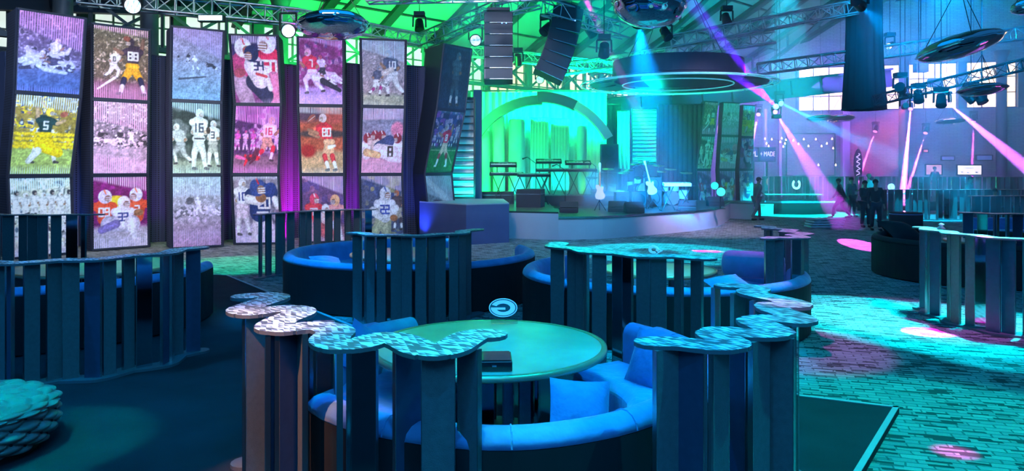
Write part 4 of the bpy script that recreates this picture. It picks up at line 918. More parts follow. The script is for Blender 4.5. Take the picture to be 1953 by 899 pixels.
# horned spiral plaque on the table below the stage
rc = P(1247, 476, 10.5)
rsn = thing('curled_horn_sign', (rc.x, 10.5, .75), 'small pale curled horn emblem standing on the table below the stage', 'sign')
ringstrip(rc, (.035, .028), (.075, .06), math.radians(-40), math.radians(300), 0, .015, M_glowc, 'horn', rsn)
MB().slab([(rc.x+.0, 10.5, rc.z+.06), (rc.x+.13, 10.5, rc.z-.02), (rc.x+.03, 10.5, rc.z-.07), (rc.x+.09, 10.5, rc.z-.02)], .015).build('snout', M_glowc, rsn)
MB().cyl((rc.x, 10.51, rc.z-.05), (rc.x, 10.51, .752), .006).build('stand', M_edge, rsn)

# ================================================================== STAGE
SH = .70
fas = [W(970, 455), W(1065, 458), W(1150, 456), W(1250, 448), W(1330, 440), W(1372, 431), W(1393, 417)]
fl = crom(fas[1:], .4)
back = [Vector((11.0, 33.5, 0)), Vector((fas[1].x-.2, 34.5, 0))]
poly = [(p.x, p.y) for p in fl]+[(10.2, 31)]+[(p.x, p.y) for p in back]
sg = thing('stage', (4.5, 26, 0), 'curved concert stage with a pale grey skirt and dark deck', 'stage')
MB().prism(poly, SH-.05, SH).build('deck', M_stage, sg)
fl2 = fl+[Vector((10.2, 31, 0))]
sweep([p+Vector((0, .02, 0)) for p in fl2], [(0, 0), (0, SH-.055), (.05, SH-.055), (.05, 0)]).build('skirt', M_fascia, sg)
sweep([p+Vector((0, -.01, 0)) for p in fl2], [(-.01, SH-.05), (-.01, SH+.01), (.03, SH+.01), (.03, SH-.05)]).build('edge_trim', M_edge, sg)
wl = thing('stage_wing', (fas[0].x+.7, 25, 0), 'slightly higher straight stage section left of the curved skirt', 'stage')
a, b = fas[0], fas[1]
MB().prism([(a.x, a.y), (b.x, b.y), (b.x+.0, 34), (a.x-2.6, 34), (a.x-2.6, a.y+2.6), (a.x, a.y+2.6)], .80, .85).build('deck', M_stage, wl)
MB().hexa([(a.x, a.y, 0), (b.x, b.y, 0), (b.x, b.y+.05, 0), (a.x, a.y+.05, 0)], [(a.x, a.y, .8), (b.x, b.y, .8), (b.x, b.y+.05, .8), (a.x, a.y+.05, .8)]).build('skirt', M_fascia, wl)
# blue cloth covered riser in front
z = 1.16; q = [P(800, 392, 22.6), P(889, 392, 20.9), P(971, 386, 21.6), P(960, 380, 24.5), P(820, 380, 24.5)]
rz_ = thing('cloth_riser', (q[1].x, 22.5, 0), 'blue cloth covered block at the left front corner of the stage', 'riser')
MB().prism([(p.x, p.y) for p in q], 0.0, z-.03).build('cloth_side', M_bluebox, rz_)
MB().prism([(p.x*1.0, p.y) for p in q], z-.03, z).build('top', mat('riser_top', (.35, .4, .45), .5), rz_)

# backdrop
def drape(name, x0, x1, Y, z0, z1, m, root, pl=.28, amp=.07, top_in=0):
    n = int((x1-x0)/.04); pts = [Vector((x0+(x1-x0)*i/n, Y+amp*math.sin(2*PI*i*.04/pl)+.03*math.sin(i*.31), 0)) for i in range(n+1)]
    return sweep(pts, [(-.012, z0), (.012, z0), (.012, z1), (-.012, z1)], smooth=True).build(name, m, root)
M_drape = mat('pale_stage_drape', (.62, .68, .62), .8, var=.15, vscale=1.2)
M_drape2 = mat('blue_grey_drape', (.34, .46, .55), .75, var=.15, vscale=2)
bd = thing('stage_backdrop', (1.2, 31.4, .7), 'pleated pale stage backdrop glowing green behind the keyboards', 'backdrop')
drape('drape', -1.75, 4.05, 31.5, .75, 5.45, M_drape, bd)
t = MB(); t.bar((-1.8, 31.5, 5.5), (4.1, 31.5, 5.5), .06); t.build('rail', M_blackm, bd)
# arch in three stepped lengths
ac = P(1030, 333, 29.5); Yr = 29.5/F
def arcseg(t0, t1, r0, r1, y0, dep, label, m):
    mb = MB(); n = 14
    for i in range(n):
        f = lambda r, q, y: (ac.x+math.cos(q)*r*Yr, y, ac.z+math.sin(q)*r*Yr)
        a = math.radians(t0+(t1-t0)*i/n); b = math.radians(t0+(t1-t0)*(i+1)/n)
        mb.hexa([f(r0, a, y0), f(r1, a, y0), f(r1, a, y0+dep), f(r0, a, y0+dep)], [f(r0, b, y0), f(r1, b, y0), f(r1, b, y0+dep), f(r0, b, y0+dep)])
    return tag(mb.build('arch_segment', m), label, 'arch', 'stage arch segments')
M_arch = mat('arch_slate', (.05, .09, .13), .4)
arcseg(150, 88, 134, 152, 29.6, .5, 'long dark left segment of the stage arch', M_arch)
arcseg(92, 62, 138, 158, 29.45, .5, 'short dark middle segment of the stage arch', M_arch)
arcseg(63, 28, 140, 156, 29.3, .6, 'white lit right segment of the stage arch ending above the keyboards', mat('arch_lit_pale', (.6, .68, .7), .35))  # white light on this end of the arch is put into its colour
# tall soft columns and hanging cloths
def softcol(px, w0, w1, ytop, label, m):
    Y = 30.9; x = (px-CX)/F*Y; z1 = P(0, ytop, Y).z; r0 = w0/2*Y/F; r1 = w1/2*Y/F
    o = MB().lathe([(.001, .87), (r0, .87), (r0*.97, 1.4), (r1, z1-.05), (r1*.9, z1), (.001, z1)], (x, Y, 0), 20).build('fabric_column', m)
    tag(o, label, 'stage column', 'soft stage columns')
softcol(926, 20, 15, 250, 'leftmost soft fabric column on the stage beside the louvre frame', M_drape); softcol(952, 24, 20, 222, 'second soft fabric column on the stage, above the small keyboard', M_drape)
softcol(986, 34, 30, 228, 'broad blue grey fabric column third from the left on the stage', M_drape2); softcol(1110, 16, 20, 240, 'soft fabric column on the stage right of the hanging cloths', M_drape2)
for x0, x1, y0, y1, l in [(1012, 1046, 225, 318, 'left pleated blue grey cloth hanging under the stage arch'), (1051, 1085, 227, 318, 'right pleated blue grey cloth hanging under the stage arch')]:
    Y = 30.85; a = (x0-CX)/F*Y; b = (x1-CX)/F*Y
    o = thing('hanging_cloth', ((a+b)/2, Y, 0), l, 'cloth', 'cloths under the arch')
    drape('cloth', a, b, Y, P(0, y1, Y).z-1.0, P(0, y0, Y).z, M_drape2, o, .12, .025)
    MB().bar((a, Y, P(0, y0, Y).z), (b, Y, P(0, y0, Y).z), .035).build('rail', M_blackm, o)
def louvre(px0, px1, Y, y0, y1, n, label, post=None, Y2=None):
    Y2 = Y2 or Y; a = P(px0, y1, Y); b = P(px1, y1, Y2); z0 = a.z; z1 = P(px0, y0, Y).z; c = (a+b)/2; d = (b-a); d.z = 0; L = d.length; rz = math.atan2(d.y, d.x)
    o = thing('louvre_panel', (c.x, c.y, z0), label, 'louvre', 'stage louvre panels')
    MB().box((c.x, c.y+.12, (z0+z1)/2), (L, .03, z1-z0), rz).build('diffuser', mat('louvre_diffuser', (.7, .8, .8), .6), o)
    for i in range(n):
        zz = z0+(z1-z0)*(i+.5)/n; MB().box((c.x, c.y, zz), (L, .10, .035), rz).build('louvre_slat', M_blackm, o)
    f = MB(); f.box((a.x, a.y, (z0+z1)/2), (.06, .14, z1-z0), rz); f.box((b.x, b.y, (z0+z1)/2), (.06, .14, z1-z0), rz); f.box((c.x, c.y, z0), (L, .16, .08), rz); f.box((c.x, c.y, z1), (L, .16, .08), rz); f.build('frame', M_blackm, o)
louvre(852, 905, 24.6, 188, 378, 14, 'tall louvre panel beside the last printed tower, glowing turquoise')
louvre(1205, 1253, 33.0, 207, 313, 15, 'louvre panel glowing turquoise at the back right of the stage')
ps = P(911, 300, 26.0); o = MB().box((ps.x, 26, 2.9), (.30, .25, 4.1)).box((ps.x, 26, .9), (.36, .3, .1)).build('scenery_post', M_bluebox); tag(o, 'tall blue upright between the left louvre panel and the green drape', 'post')
for i, (px, Y, y0, y1, l) in enumerate([(1189, 32.4, 212, 322, 'green lit curtain strip left of the right louvre panel')]):
    o = thing('curtain_strip', P(px, y1, Y), l, 'curtain'); x = P(px, 0, Y).x
    drape('cloth', x-.26, x+.26, Y, P(0, y1, Y).z, P(0, y0, Y).z, M_drape, o, .16, .04); MB().bar((x-.28, Y, P(0, y0, Y).z), (x+.28, Y, P(0, y0, Y).z), .04).build('rail', M_blackm, o)
for x0, x1, Y, l in [(1256, 1342, 34.3, 'added black sheet darkening the view right of the right louvre panel'), (1158, 1184, 33.5, 'added black sheet darkening the view behind the stacked loudspeakers')]:  # added dark sheets, in place of the dark blue haze behind the stage
    a = P(x0, 0, Y).x; b = P(x1, 0, Y).x; o = thing('added_dark_sheet', ((a+b)/2, Y, 0), l, 'drape', 'added dark sheets behind the stage'); drape('cloth', a, b, Y, .02, P(0, 200, Y).z, M_shell, o, .22, .05)
    MB().bar((a, Y, P(0, 199, Y).z), (b, Y, P(0, 199, Y).z), .05).bar((a, Y+.1, .02), (a, Y+.1, P(0, 199, Y).z), .05).bar((b, Y+.1, .02), (b, Y+.1, P(0, 199, Y).z), .05).build('frame', M_blackm, o)
# loudspeaker cabinets
def cabinet(c, wd, dp, h, rz, label, group=None, name='speaker_cabinet', cones=2):
    o = thing(name, (c[0], c[1], c[2]), label, 'speaker', group); R = Matrix.Rotation(rz, 3, 'Z'); C = Vector(c)
    MB().box(C+Vector((0, 0, h/2)), (wd, dp, h), rz).build('cabinet', M_gear, o, bevel=.015)
    MB().box(C+R @ Vector((0, -dp/2-.006, 0))+Vector((0, 0, h/2)), (wd*.9, .012, h*.9), rz).build('grille', mat('grille_cloth', (.010, .012, .016), .7, bump=.4, bscale=120), o)
    for i in range(cones):
        zc = h*(i+.5)/cones; r = min(wd, h/cones)*.36; M = Matrix.Rotation(rz, 3, 'Z') @ Matrix.Rotation(PI/2, 3, 'X')
        MB().lathe([(r, 0), (r*1.06, .012), (r*.95, .016), (r*.3, .004), (.001, .01)], C+R @ Vector((0, -dp/2-.012, 0))+Vector((0, 0, zc)), 20, M=M).build('cone', M_gear, o)
    return o
cabinet((P(1160, 0, 31.5).x, 31.5, SH), .75, .6, 1.3, .0, 'lower black loudspeaker in the stack at the right end of the green backdrop', 'stacked side speakers')
cabinet((P(1160, 0, 31.5).x, 31.5, SH+1.302), .75, .6, 1.2, .15, 'upper black loudspeaker in the stack at the right end of the green backdrop', 'stacked side speakers')
cabinet((P(1246, 0, 28.5).x, 28.5, SH), .62, .4, .62, -.1, 'lower half of the black amplifier stack under the right louvre panel', 'amplifiers', 'amplifier', 1)
cabinet((P(1246, 0, 28.5).x, 28.5, SH+.622), .62, .38, .5, -.1, 'upper amplifier of the stack under the right louvre panel', 'amplifiers', 'amplifier', 1)
cabinet((P(1216, 0, 27.5).x, 27.5, SH), .6, .4, .62, .1, 'black amplifier standing left of the amplifier stack', 'amplifiers', 'amplifier', 1)
cabinet((P(1185, 0, 27.2).x, 27.2, SH), .5, .36, .6, .1, 'small black amplifier right of the white guitar', 'amplifiers', 'amplifier', 1)
# risers and cases
def case(c, d, rz, label, name='flight_case'):
    o = thing(name, c, label, 'case', 'black equipment cases'); C = Vector(c)
    MB().box(C+Vector((0, 0, d[2]*.36)), (d[0], d[1], d[2]*.72), rz).build('body', M_gear, o); MB().box(C+Vector((0, 0, d[2]*.865)), (d[0], d[1], d[2]*.26), rz).build('lid', M_gear, o)
    e = MB(); e.box(C+Vector((0, 0, d[2]*.725)), (d[0]*1.01, d[1]*1.01, .02), rz).build('edge_trim', M_edge, o); return o
case((P(1012, 0, 25.2).x, 25.2, .851), (.85, .7, .62), -.25, 'angled black equipment case in front of the left keyboards')
case((P(950, 0, 27.6).x, 27.6, .851), (1.2, .6, .45), 0, 'low black equipment case at the left back of the stage')
rs_ = thing('keyboard_riser', (P(1100, 0, 29.6).x, 29.6, SH), 'low dark riser under the upper keyboards', 'riser'); MB().box((P(1100, 0, 29.6).x+.1, 29.6, SH+.2), (3.1, 1.5, .4)).build('deck', M_stage, rs_); MB().box((P(1100, 0, 29.6).x+.1, 28.83, SH+.2), (3.1, .03, .36)).build('skirt', M_black, rs_)
# keyboards on cross stands
def keyboard(cx, Y, zb, tiers, L, label, pale=False, group='keyboards on stands'):
    o = thing('keyboard', (cx, Y, zb), label, 'keyboard', group); st = MB(); top = max(tiers)
    lo = min(tiers)
    for sx in (-.3, .3):
        for sy in (-1, 1): st.cyl((cx+sx-.22*sy, Y-.1, zb+.02), (cx+sx+.22*sy, Y+.1, zb+lo-.04), .018, n=6)
        st.bar((cx+sx-.25, Y-.28, zb+.015), (cx+sx-.25, Y+.28, zb+.015), .03)
    st.bar((cx-.6, Y-.05, zb+lo-.05), (cx+.6, Y-.05, zb+lo-.05), .035)
    if top > lo:
        for sx in (-.35, .35): st.cyl((cx+sx, Y+.12, zb+lo), (cx+sx, Y+.16, zb+top-.02), .018, n=6)
    st.build('stand', M_blackm, o)
    for k, tz in enumerate(tiers):
        tilt = .12 if k == 0 else .38; M = Matrix.Rotation(tilt, 3, 'X'); c = Vector((cx+(.0 if k == 0 else -.12), Y, zb+tz)); l = L if k == 0 else L*.8
        b = MB().box(c, (l, .32, .10), M=M).build('keyboard_body', M_white if pale else M_gear, o, bevel=.012)
        MB().box(c+M @ Vector((0, -.08, .055)), (l*.9, .14, .012), M=M).build('white_keys', M_white, b)
        bk = MB()
        for i in range(int(l*.9/.045)):
            if i % 7 in (0, 1, 3, 4, 5): bk.box(c+M @ Vector((-l*.45+.03+i*.045, -.055, .066)), (.016, .085, .012), M=M)
        kk = bk.build('black_keys', M_black, b); kk['kind'] = 'stuff'
        MB().box(c+M @ Vector((0, .09, .054)), (l*.35, .08, .008), M=M).build('control_panel', mat('lcd', (.1, .3, .35), .3), b)
    return o
keyboard(P(966, 0, 27).x, 27, .85, (1.12, 1.46), 1.25, 'two tier keyboard at the left of the stage on a cross stand')
keyboard(P(1018, 0, 26.6).x, 26.6, .85, (1.08,), 1.2, 'single keyboard beside the two tier keyboard on the left of the stage')
keyboard(P(1052, 0, 29.7).x, 29.7, SH+.4, (1.0, 1.36), 1.3, 'left two tier keyboard on the dark riser under the arch')
keyboard(P(1108, 0, 29.7).x, 29.7, SH+.4, (1.0, 1.3), 1.3, 'right two tier keyboard on the dark riser under the arch')
keyboard(P(1291, 0, 25.5).x, 25.5, SH, (.92,), .95, 'white keyboard on a cross stand at the right of the stage', True)
def micstand(px, Y, zb, h, label, boom=.0):
    x = P(px, 0, Y).x; o = thing('microphone_stand', (x, Y, zb), label, 'microphone stand', 'microphone stands on stage'); s = MB()
    s.cyl((x, Y, zb+.05), (x, Y, zb+h), .011, n=6)
    for k in range(3): a = k*2*PI/3+.4; s.cyl((x, Y, zb+.12), (x+math.cos(a)*.28, Y+math.sin(a)*.28, zb+.01), .012, n=6)
    s.cyl((x, Y, zb+h), (x-.3-boom, Y, zb+h+.22), .010, n=6); s.build('stand', M_blackm, o)
    m = MB().cyl((x-.3-boom, Y, zb+h+.22), (x-.42-boom, Y, zb+h+.17), .014, .02, 8); m.ball((x-.45-boom, Y, zb+h+.16), .032, 8); m.build('microphone', M_gear, o)
micstand(1136, 28, SH, 1.55, 'tall microphone stand in front of the right end of the backdrop')
micstand(1022, 25.6, .85, 1.5, 'microphone stand by the single keyboard'); micstand(1078, 26.5, SH, 1.4, 'microphone stand left of the blue lit smoke'); micstand(1232, 27, SH, 1.35, 'microphone stand by the amplifier stack')
def drums(px, Y, zb, label, kick=True):
    x = P(px, 0, Y).x; o = thing('drum_kit', (x, Y, zb), label, 'drum kit', 'drum kits'); M_dr = mat('drum_shell', (.35, .45, .48), .25, .3); M_hd = mat('drum_head', (.7, .75, .75), .5); M_cy = mat('cymbal_bronze', (.75, .65, .35), .25, 1)
    def dr(c, r, h, ax, nm):
        c = Vector(c); ax = Vector(ax).normalized(); b = MB().cyl(c-ax*h/2, c+ax*h/2, r, n=20).build(nm, M_dr, o); MB().cyl(c+ax*h/2, c+ax*(h/2+.008), r*.97, n=20).build('drum_head', M_hd, b)
        h_ = MB(); 
        for sg in (-1, 1): h_.cyl(c+ax*(sg*h/2-.012), c+ax*(sg*h/2+.012), r*1.04, n=20)
        h_.build('hoop', M_edge, b)
    if kick: dr((x, Y, zb+.29), .28, .4, (0, -1, 0), 'bass_drum')
    dr((x-.26, Y+.0, zb+.68), .15, .2, (0, -.35, 1), 'tom_drum'); dr((x+.14, Y, zb+.70), .17, .22, (0, -.35, 1), 'tom_drum'); dr((x+.5, Y+.2, zb+.42), .2, .36, (0, 0, 1), 'floor_tom'); dr((x-.5, Y+.3, zb+.55), .17, .14, (0, 0, 1), 'snare_drum')
    hw = MB()
    for dx, dz, r in [(-.62, 1.1, .22), (.02, 1.45, .24), (.65, 1.3, .25), (-.35, 1.35, .2)]:
        hw.cyl((x+dx, Y+.35, zb+.04), (x+dx*1.0, Y+.2, zb+dz), .011, n=6)
        for k in range(3): a = k*2.09; hw.cyl((x+dx, Y+.35, zb+.14), (x+dx+math.cos(a)*.2, Y+.35+math.sin(a)*.2, zb+.01), .01, n=5)
        MB().lathe([(.001, .022), (.03, .02), (.05, .008), (r, -.006), (r, -.009), (.001, .004)], (x+dx, Y+.2, zb+dz), 24, M=Matrix.Rotation(.25, 3, 'X')).build('cymbal', M_cy, o)
    hw.build('hardware', M_edge, o)
drums(1160, 29.3, SH, 'drum kit behind the blue lit smoke'); drums(1228, 30.2, SH+.3, 'green lit drum kit below the right louvre panel'); drums(1280, 29.5, SH, 'drum kit behind the white keyboard at the right of the stage')
rr = thing('drum_riser', (P(1228, 0, 30.2).x, 30.2, SH), 'low dark riser under the green lit drum kit', 'riser'); MB().box((P(1228, 0, 30.2).x, 30.3, SH+.15), (2.2, 1.6, .296)).build('deck', M_stage, rr); MB().box((P(1228, 0, 30.2).x, 29.48, SH+.14), (2.2, .02, .26)).build('skirt', M_black, rr)
# guitars
def guitar(px, py, Y, h, label, body, lean=0, flip=1):
    c = P(px, py, Y); o = thing('electric_guitar', (c.x, c.y, SH), label, 'guitar', 'guitars on stage'); R = Matrix.Rotation(lean, 3, 'Y')
    s = h; pts = [(-.02, .30), (-.07, .34), (-.15, .33), (-.16, .24), (-.10, .16), (-.12, .08), (-.18, -.02), (-.16, -.13), (-.06, -.18), (.06, -.18), (.16, -.13), (.18, -.02), (.12, .08), (.10, .15), (.13, .22), (.13, .28), (.08, .28), (.04, .24)]
    bt = MB().slab([c+R @ Vector((x*s, 0, z*s)) for x, z in pts][::-1], .045).build('body', body, o)
    MB().slab([c+R @ Vector((x*s, -.003, z*s)) for x, z in [(-.02, .2), (.1, .12), (.1, -.04), (.0, -.1), (-.06, .0)]][::-1], -.004).build('pickguard', M_white, bt)
    n = MB(); n.hexa([c+R @ Vector((x*s, y, .2*s)) for x, y in [(-.028, -.03), (.028, -.03), (.028, 0), (-.028, 0)]], [c+R @ Vector((x*s, y, .92*s)) for x, y in [(-.02, -.03), (.02, -.03), (.02, 0), (-.02, 0)]])
    n.hexa([c+R @ Vector((x*s, y, .92*s)) for x, y in [(-.03, -.03), (.03, -.03), (.03, 0), (-.03, 0)]], [c+R @ Vector((x*s, y, 1.1*s)) for x, y in [(-.05, -.03), (.03, -.03), (.03, 0), (-.05, 0)]]); n.build('neck', mat('maple', (.5, .33, .16), .4), o)
    st = MB(); b = c+R @ Vector((0, .08, -.2*s)); st.cyl((b.x, b.y, SH+.01), (c+R @ Vector((0, .06, .8*s))), .012, n=6)
    for k in (-1, 1): st.cyl((b.x, b.y+.05, SH+.35), (b.x+.2*k, b.y-.18, SH+.01), .012, n=6)
    st.build('stand', M_blackm, o)
guitar(1144, 371, 25.6, 1.0, 'white electric guitar on a stand in the blue lit smoke', M_white)
guitar(1243, 362, 26.8, 1.0, 'pale electric guitar leaning by the amplifier stack', mat('guitar_pink', (.6, .4, .42), .3), -.25)
# wedges along the stage edge
def wedge(px, py, wd, rz, label):
    c = W(px, py, SH); o = thing('stage_monitor', (c.x, c.y, SH), label, 'stage monitor', 'wedge monitors on the stage edge'); R = Matrix.Rotation(rz, 3, 'Z'); v = []
    for sx in (-1, 1):
        for y, z in [(-.12, 0), (.28, 0), (.28, .14), (.02, .36), (-.12, .22)]: v.append(c+R @ Vector((sx*wd/2, -y, z+.002)))
    MB().add(v, [(0, 1, 2, 3, 4), (9, 8, 7, 6, 5)]+[(i, 5+i, 5+(i+1) % 5, (i+1) % 5) for i in range(5)]).build('cabinet', M_gear, o, bevel=.01)
    g = [c+R @ Vector((sx*wd*.44, -y, z)) for sx, y, z in [(-1, .275, .165), (1, .275, .165), (1, .04, .358), (-1, .04, .358)]]
    MB().slab(g, .012).build('grille', MATS['grille_cloth'], o)
for px, py, l in [(1085, 405, 'wedge monitor left of the smoke on the stage edge'), (1178, 404, 'wedge monitor below the white guitar'), (1208, 406, 'second wedge monitor right of the white guitar'), (1311, 402, 'wedge monitor in front of the white keyboard'), (1363, 393, 'wedge monitor at the right tip of the stage')]:
    wedge(px, py, .62, random.uniform(-.3, .3), l)
for px, py, l in [(1375, 393, 'upper turquoise lamp standing at the right tip of the stage'), (1363, 383, 'lower turquoise lamp standing at the right tip of the stage')]:
    c = W(px, py+6, SH); o = thing('par_can', (c.x, c.y, SH), l, 'lamp', 'turquoise floor lamps on stage'); h = .75 if 'lower' in l else .62
    p0 = Vector((c.x, c.y, SH+h)); d = Vector((-.25, -1, .1)).normalized()
    MB().cyl(p0+d*.0, p0-d*.25, .17, .13, 18).build('housing', M_gear, o); MB().cyl(p0+d*.004, p0+d*.02, .155, n=18).build('lens', mat('teal_lens', (.1, .6, .6), .3, emit=(0, .9, .75), es=1.0), o)
    MB().bar((c.x, c.y+.1, SH+.01), (c.x, c.y+.1, SH+h-.1), .04).box((c.x, c.y+.1, SH+.012), (.3, .3, .02)).build('stand', M_blackm, o)

# ================================================================== FLOWN GEAR
def linearray(px, py0, py1, Y, wpx, n, tilt, label, lean=0):
    top = P(px, py0, Y); wd = wpx*Y/F; H = (py1-py0)*Y/F/math.cos(tilt); h = H/n
    o = thing('line_array', (top.x, top.y, top.z), label, 'speaker array', 'flown speaker arrays'); p = Vector(top); a = tilt*.35
    M_led = mat('blue_led', (.1, .2, 1), .3, emit=(.1, .35, 1), es=6)
    R0 = Matrix.Rotation(tilt, 3, 'Y')
    MB().box(p+Vector((0, 0, .08)), (wd*.8, .5, .08), M=R0).build('rigging_frame', M_blackm, o)
    for i in range(n):
        an = tilt*(.45+.85*i/(n-1)) if n > 1 else tilt; R = Matrix.Rotation(an, 3, 'Y') @ Matrix.Rotation(-.04*i, 3, 'X') @ Matrix.Rotation(lean, 3, 'Z'); c = p+R @ Vector((0, 0, -h/2))
        b = MB().box(c, (wd, .55, h*.93), M=R).build('speaker_box', M_gear, o, bevel=.02)
        MB().box(c+R @ Vector((0, -.285, 0)), (wd*.92, .02, h*.8), M=R).build('grille', MATS['grille_cloth'], b)
        MB().box(c+R @ Vector((wd*.1, -.29, -h*.45)), (wd*.8, .015, .012), M=R).build('trim_line', M_edge, b)
        if i == 1: MB().box(c+R @ Vector((wd*.12, -.30, h*.46)), (.03, .02, .03), M=R).box(c+R @ Vector((wd*.27, -.30, h*.46)), (.03, .02, .03), M=R).build('status_light', M_led, b)
        p = p+R @ Vector((0, 0, -h))
    MB().bar(top+Vector((-.1, 0, .1)), (top.x-.1, top.y, 11.5), .02).bar(top+Vector((.1, 0, .1)), (top.x+.1, top.y, 11.5), .02).build('chain', M_blackm, o)
linearray(951, 25, 160, 22, 54, 6, 0, 'straight hanging black speaker array left above the stage')
linearray(1084, 16, 150, 23, 57, 6, .34, 'tilted hanging black speaker array right of the straight one')
def truss(a, b, s, label, seg=None, dense=True, name='lighting_truss', mtl=None):
    a = Vector(a); b = Vector(b); d = (b-a).normalized(); up = Vector((0, 0, 1)); x = d.cross(up).normalized(); u = x.cross(d).normalized(); L = (b-a).length
    o = thing(name, tuple((a+b)/2), label, 'truss', 'aluminium lighting trusses'); h = s/2; cs = [x*i*h+u*j*h for i, j in ((-1, -1), (1, -1), (1, 1), (-1, 1))]
    c = MB(); r = max(.022, s*.07)
    for q in cs: c.cyl(a+q, b+q, r, n=6)
    c.build('chord', mtl or M_alu, o); w_ = MB(); n = max(2, int(L/(s*1.05))); 
    for i in range(n):
        t0 = a+d*(L*i/n); t1 = a+d*(L*(i+1)/n)
        for k in range(4):
            q0, q1 = cs[k], cs[(k+1) % 4]
            if i % 2: q0, q1 = q1, q0
            w_.cyl(t0+q0, t1+q1, r*.6, n=4, caps=False)
        w_.cyl(t0+cs[0], t0+cs[1], r*.6, n=4, caps=False); w_.cyl(t0+cs[3], t0+cs[2], r*.6, n=4, caps=False); w_.cyl(t0+cs[1], t0+cs[2], r*.6, n=4, caps=False); w_.cyl(t0+cs[0], t0+cs[3], r*.6, n=4, caps=False)
    o2 = w_.build('lacing', mtl or M_alu, o); return o
tr_ = [((560, 28, 24), (806, 78, 25), .38, 'truss above the towers, running down to the right behind the foil disc'), ((806, 78, 25), (945, 20, 22.5), .42, 'truss rising to the straight speaker array'),
       ((945, 20, 22.5), (1030, 0, 22.2), .42, 'short truss above the two speaker arrays'), ((1040, 14, 22.5), (1195, 62, 24), .42, 'truss falling right from the tilted speaker array'), ((900, 98, 29), (1200, 132, 31), .4, 'green lit truss low above the stage backdrop'),
       ((1195, 62, 24), (1195, 62.1, 24.01), .1, '')]
for a, b, s, l in tr_[:5]: truss(P(*a), P(*b), s, l)
truss(P(1060, 135, 30), P(1480, 70, 27), .42, 'truss climbing to the right above the chandelier ring')
truss(P(1280, 80, 26), P(1640, 12, 25), .42, 'thin lit truss high above the chandelier, by the purple beam')
truss(P(1445, 132, 28), P(1960, 62, 26), .42, 'long truss crossing behind the tapered black drape')
truss(P(1668, 192, 26), P(1975, 118, 23), .34, 'black truss with moving lights in front of the bright windows', mtl=M_blackm)
truss(P(150, -8, 20), P(570, 34, 22), .45, 'truss above the printed towers carrying the round white wash lights')
truss(P(700, -10, 20), P(1250, -22, 20), .42, 'upper truss at the top edge above the speaker arrays')
# chandelier ring over the stage
Yc = 27; cc = P(1292, 162, Yc); rc_ = 3.55
ch = thing('chandelier_ring', tuple(cc), 'big round dark chandelier ring hanging above the right half of the stage', 'chandelier')
MB().lathe([(2.35, .85), (2.4, .25), (2.55, .2), (2.55, .15), (2.3, .15), (2.3, .85), (2.35, .85)], cc, 64, smooth=False).build('drum', M_frame, ch)
MB().lathe([(2.55, .16), (3.2, .06), (3.2, .02), (2.55, .12)], cc, 64, smooth=False).build('brim', M_frame, ch)
M_tube = mat('light_tube', (.3, .7, .8), .3, emit=(.1, .75, .9), es=.4)
for r in (3.55, 3.3, 2.0): MB().lathe([(r+.022*math.cos(t), .022*math.sin(t)) for t in np.linspace(0, 2*PI, 7)], cc, 72).build('light_tube', M_tube, ch)
w_ = MB()
for k in range(12):
    a = k*PI/6; w_.bar(cc+Vector((math.cos(a)*2.4, math.sin(a)*2.4, .12)), cc+Vector((math.cos(a)*3.55, math.sin(a)*3.55, .0)), .03)
w_.build('spokes', M_blackm, ch); w_ = MB()
for k in range(4): a = k*PI/2+.5; w_.cyl(cc+Vector((math.cos(a)*2.3, math.sin(a)*2.3, .8)), cc+Vector((0, 0, 4.5)), .012, n=5)
w_.build('wires', M_blackm, ch)
# polished inflated discs
def disc(px, py, Y, rpx, ratio, tilt, label, az=0):
    c = P(px, py, Y); r = rpx*Y/F; o = thing('foil_disc', tuple(c), label, 'hanging disc', 'polished inflated discs under the roof'); M = Matrix.Rotation(az, 3, 'Z') @ Matrix.Rotation(tilt, 3, 'Y') @ Matrix.Rotation(-.12, 3, 'X')
    pr = [(r*math.cos(t)**.9 if abs(math.cos(t)) > 1e-4 else .001, r*ratio*math.sin(t)) for t in np.linspace(-PI/2+.001, PI/2-.001, 25)]
    n = 56; vs = []
    for j, (rr, z) in enumerate(pr):
        for i in range(n):
            a = 2*PI*i/n; e = 1-abs(j-12)/12; k = 1+.018*math.sin(a*14)*e
            vs.append(M @ Vector((math.cos(a)*rr*k, math.sin(a)*rr*k, z*(1+.03*math.sin(a*7)*e)))+c)
    MB().add(vs, [(k*n+i, k*n+(i+1) % n, (k+1)*n+(i+1) % n, (k+1)*n+i) for k in range(24) for i in range(n)], 0, True).build('foil_body', M_chrome, o)
    MB().lathe([(r*.99, -.012), (r*1.05, 0), (r*.99, .012)], c, 56, M=M).build('seam', M_chrome, o); w_ = MB()
    for k in range(3): a = k*2.09+.3; w_.cyl(c+M @ Vector((math.cos(a)*r*.95, math.sin(a)*r*.95, 0)), c+Vector((0, 0, r*1.6)), .008, n=5)
    w_.cyl(c+Vector((0, 0, r*1.6)), (c.x, c.y, RT+SL*min((Vector((c.x, c.y, 0))-A0).dot(nA), RL)-.02), .008, n=5); w_.build('wires', M_blackm, o)
disc(635, 48, 15, 66, .34, -.07, 'large foil disc hanging above the fifth printed tower')
disc(1238, 8, 13, 68, .62, .10, 'large deep foil disc at the top edge above the chandelier')
disc(1830, 88, 15, 74, .28, -.22, 'large foil disc in front of the bright windows at top right')
disc(1873, 171, 19, 42, .22, -.03, 'small dark foil disc below the large one at right')
disc(1962, 10, 12, 30, .5, -.2, 'foil disc cut by the top right corner')
for px, py, l in [(1565, 226, 'foil disc far away above the bulb string'), (1603, 168+58, 'foil disc far away right of the bulb string'), (1812, 232, 'foil disc far away below the window row')]: disc(px, py, 38, 26, .22, 0, l)
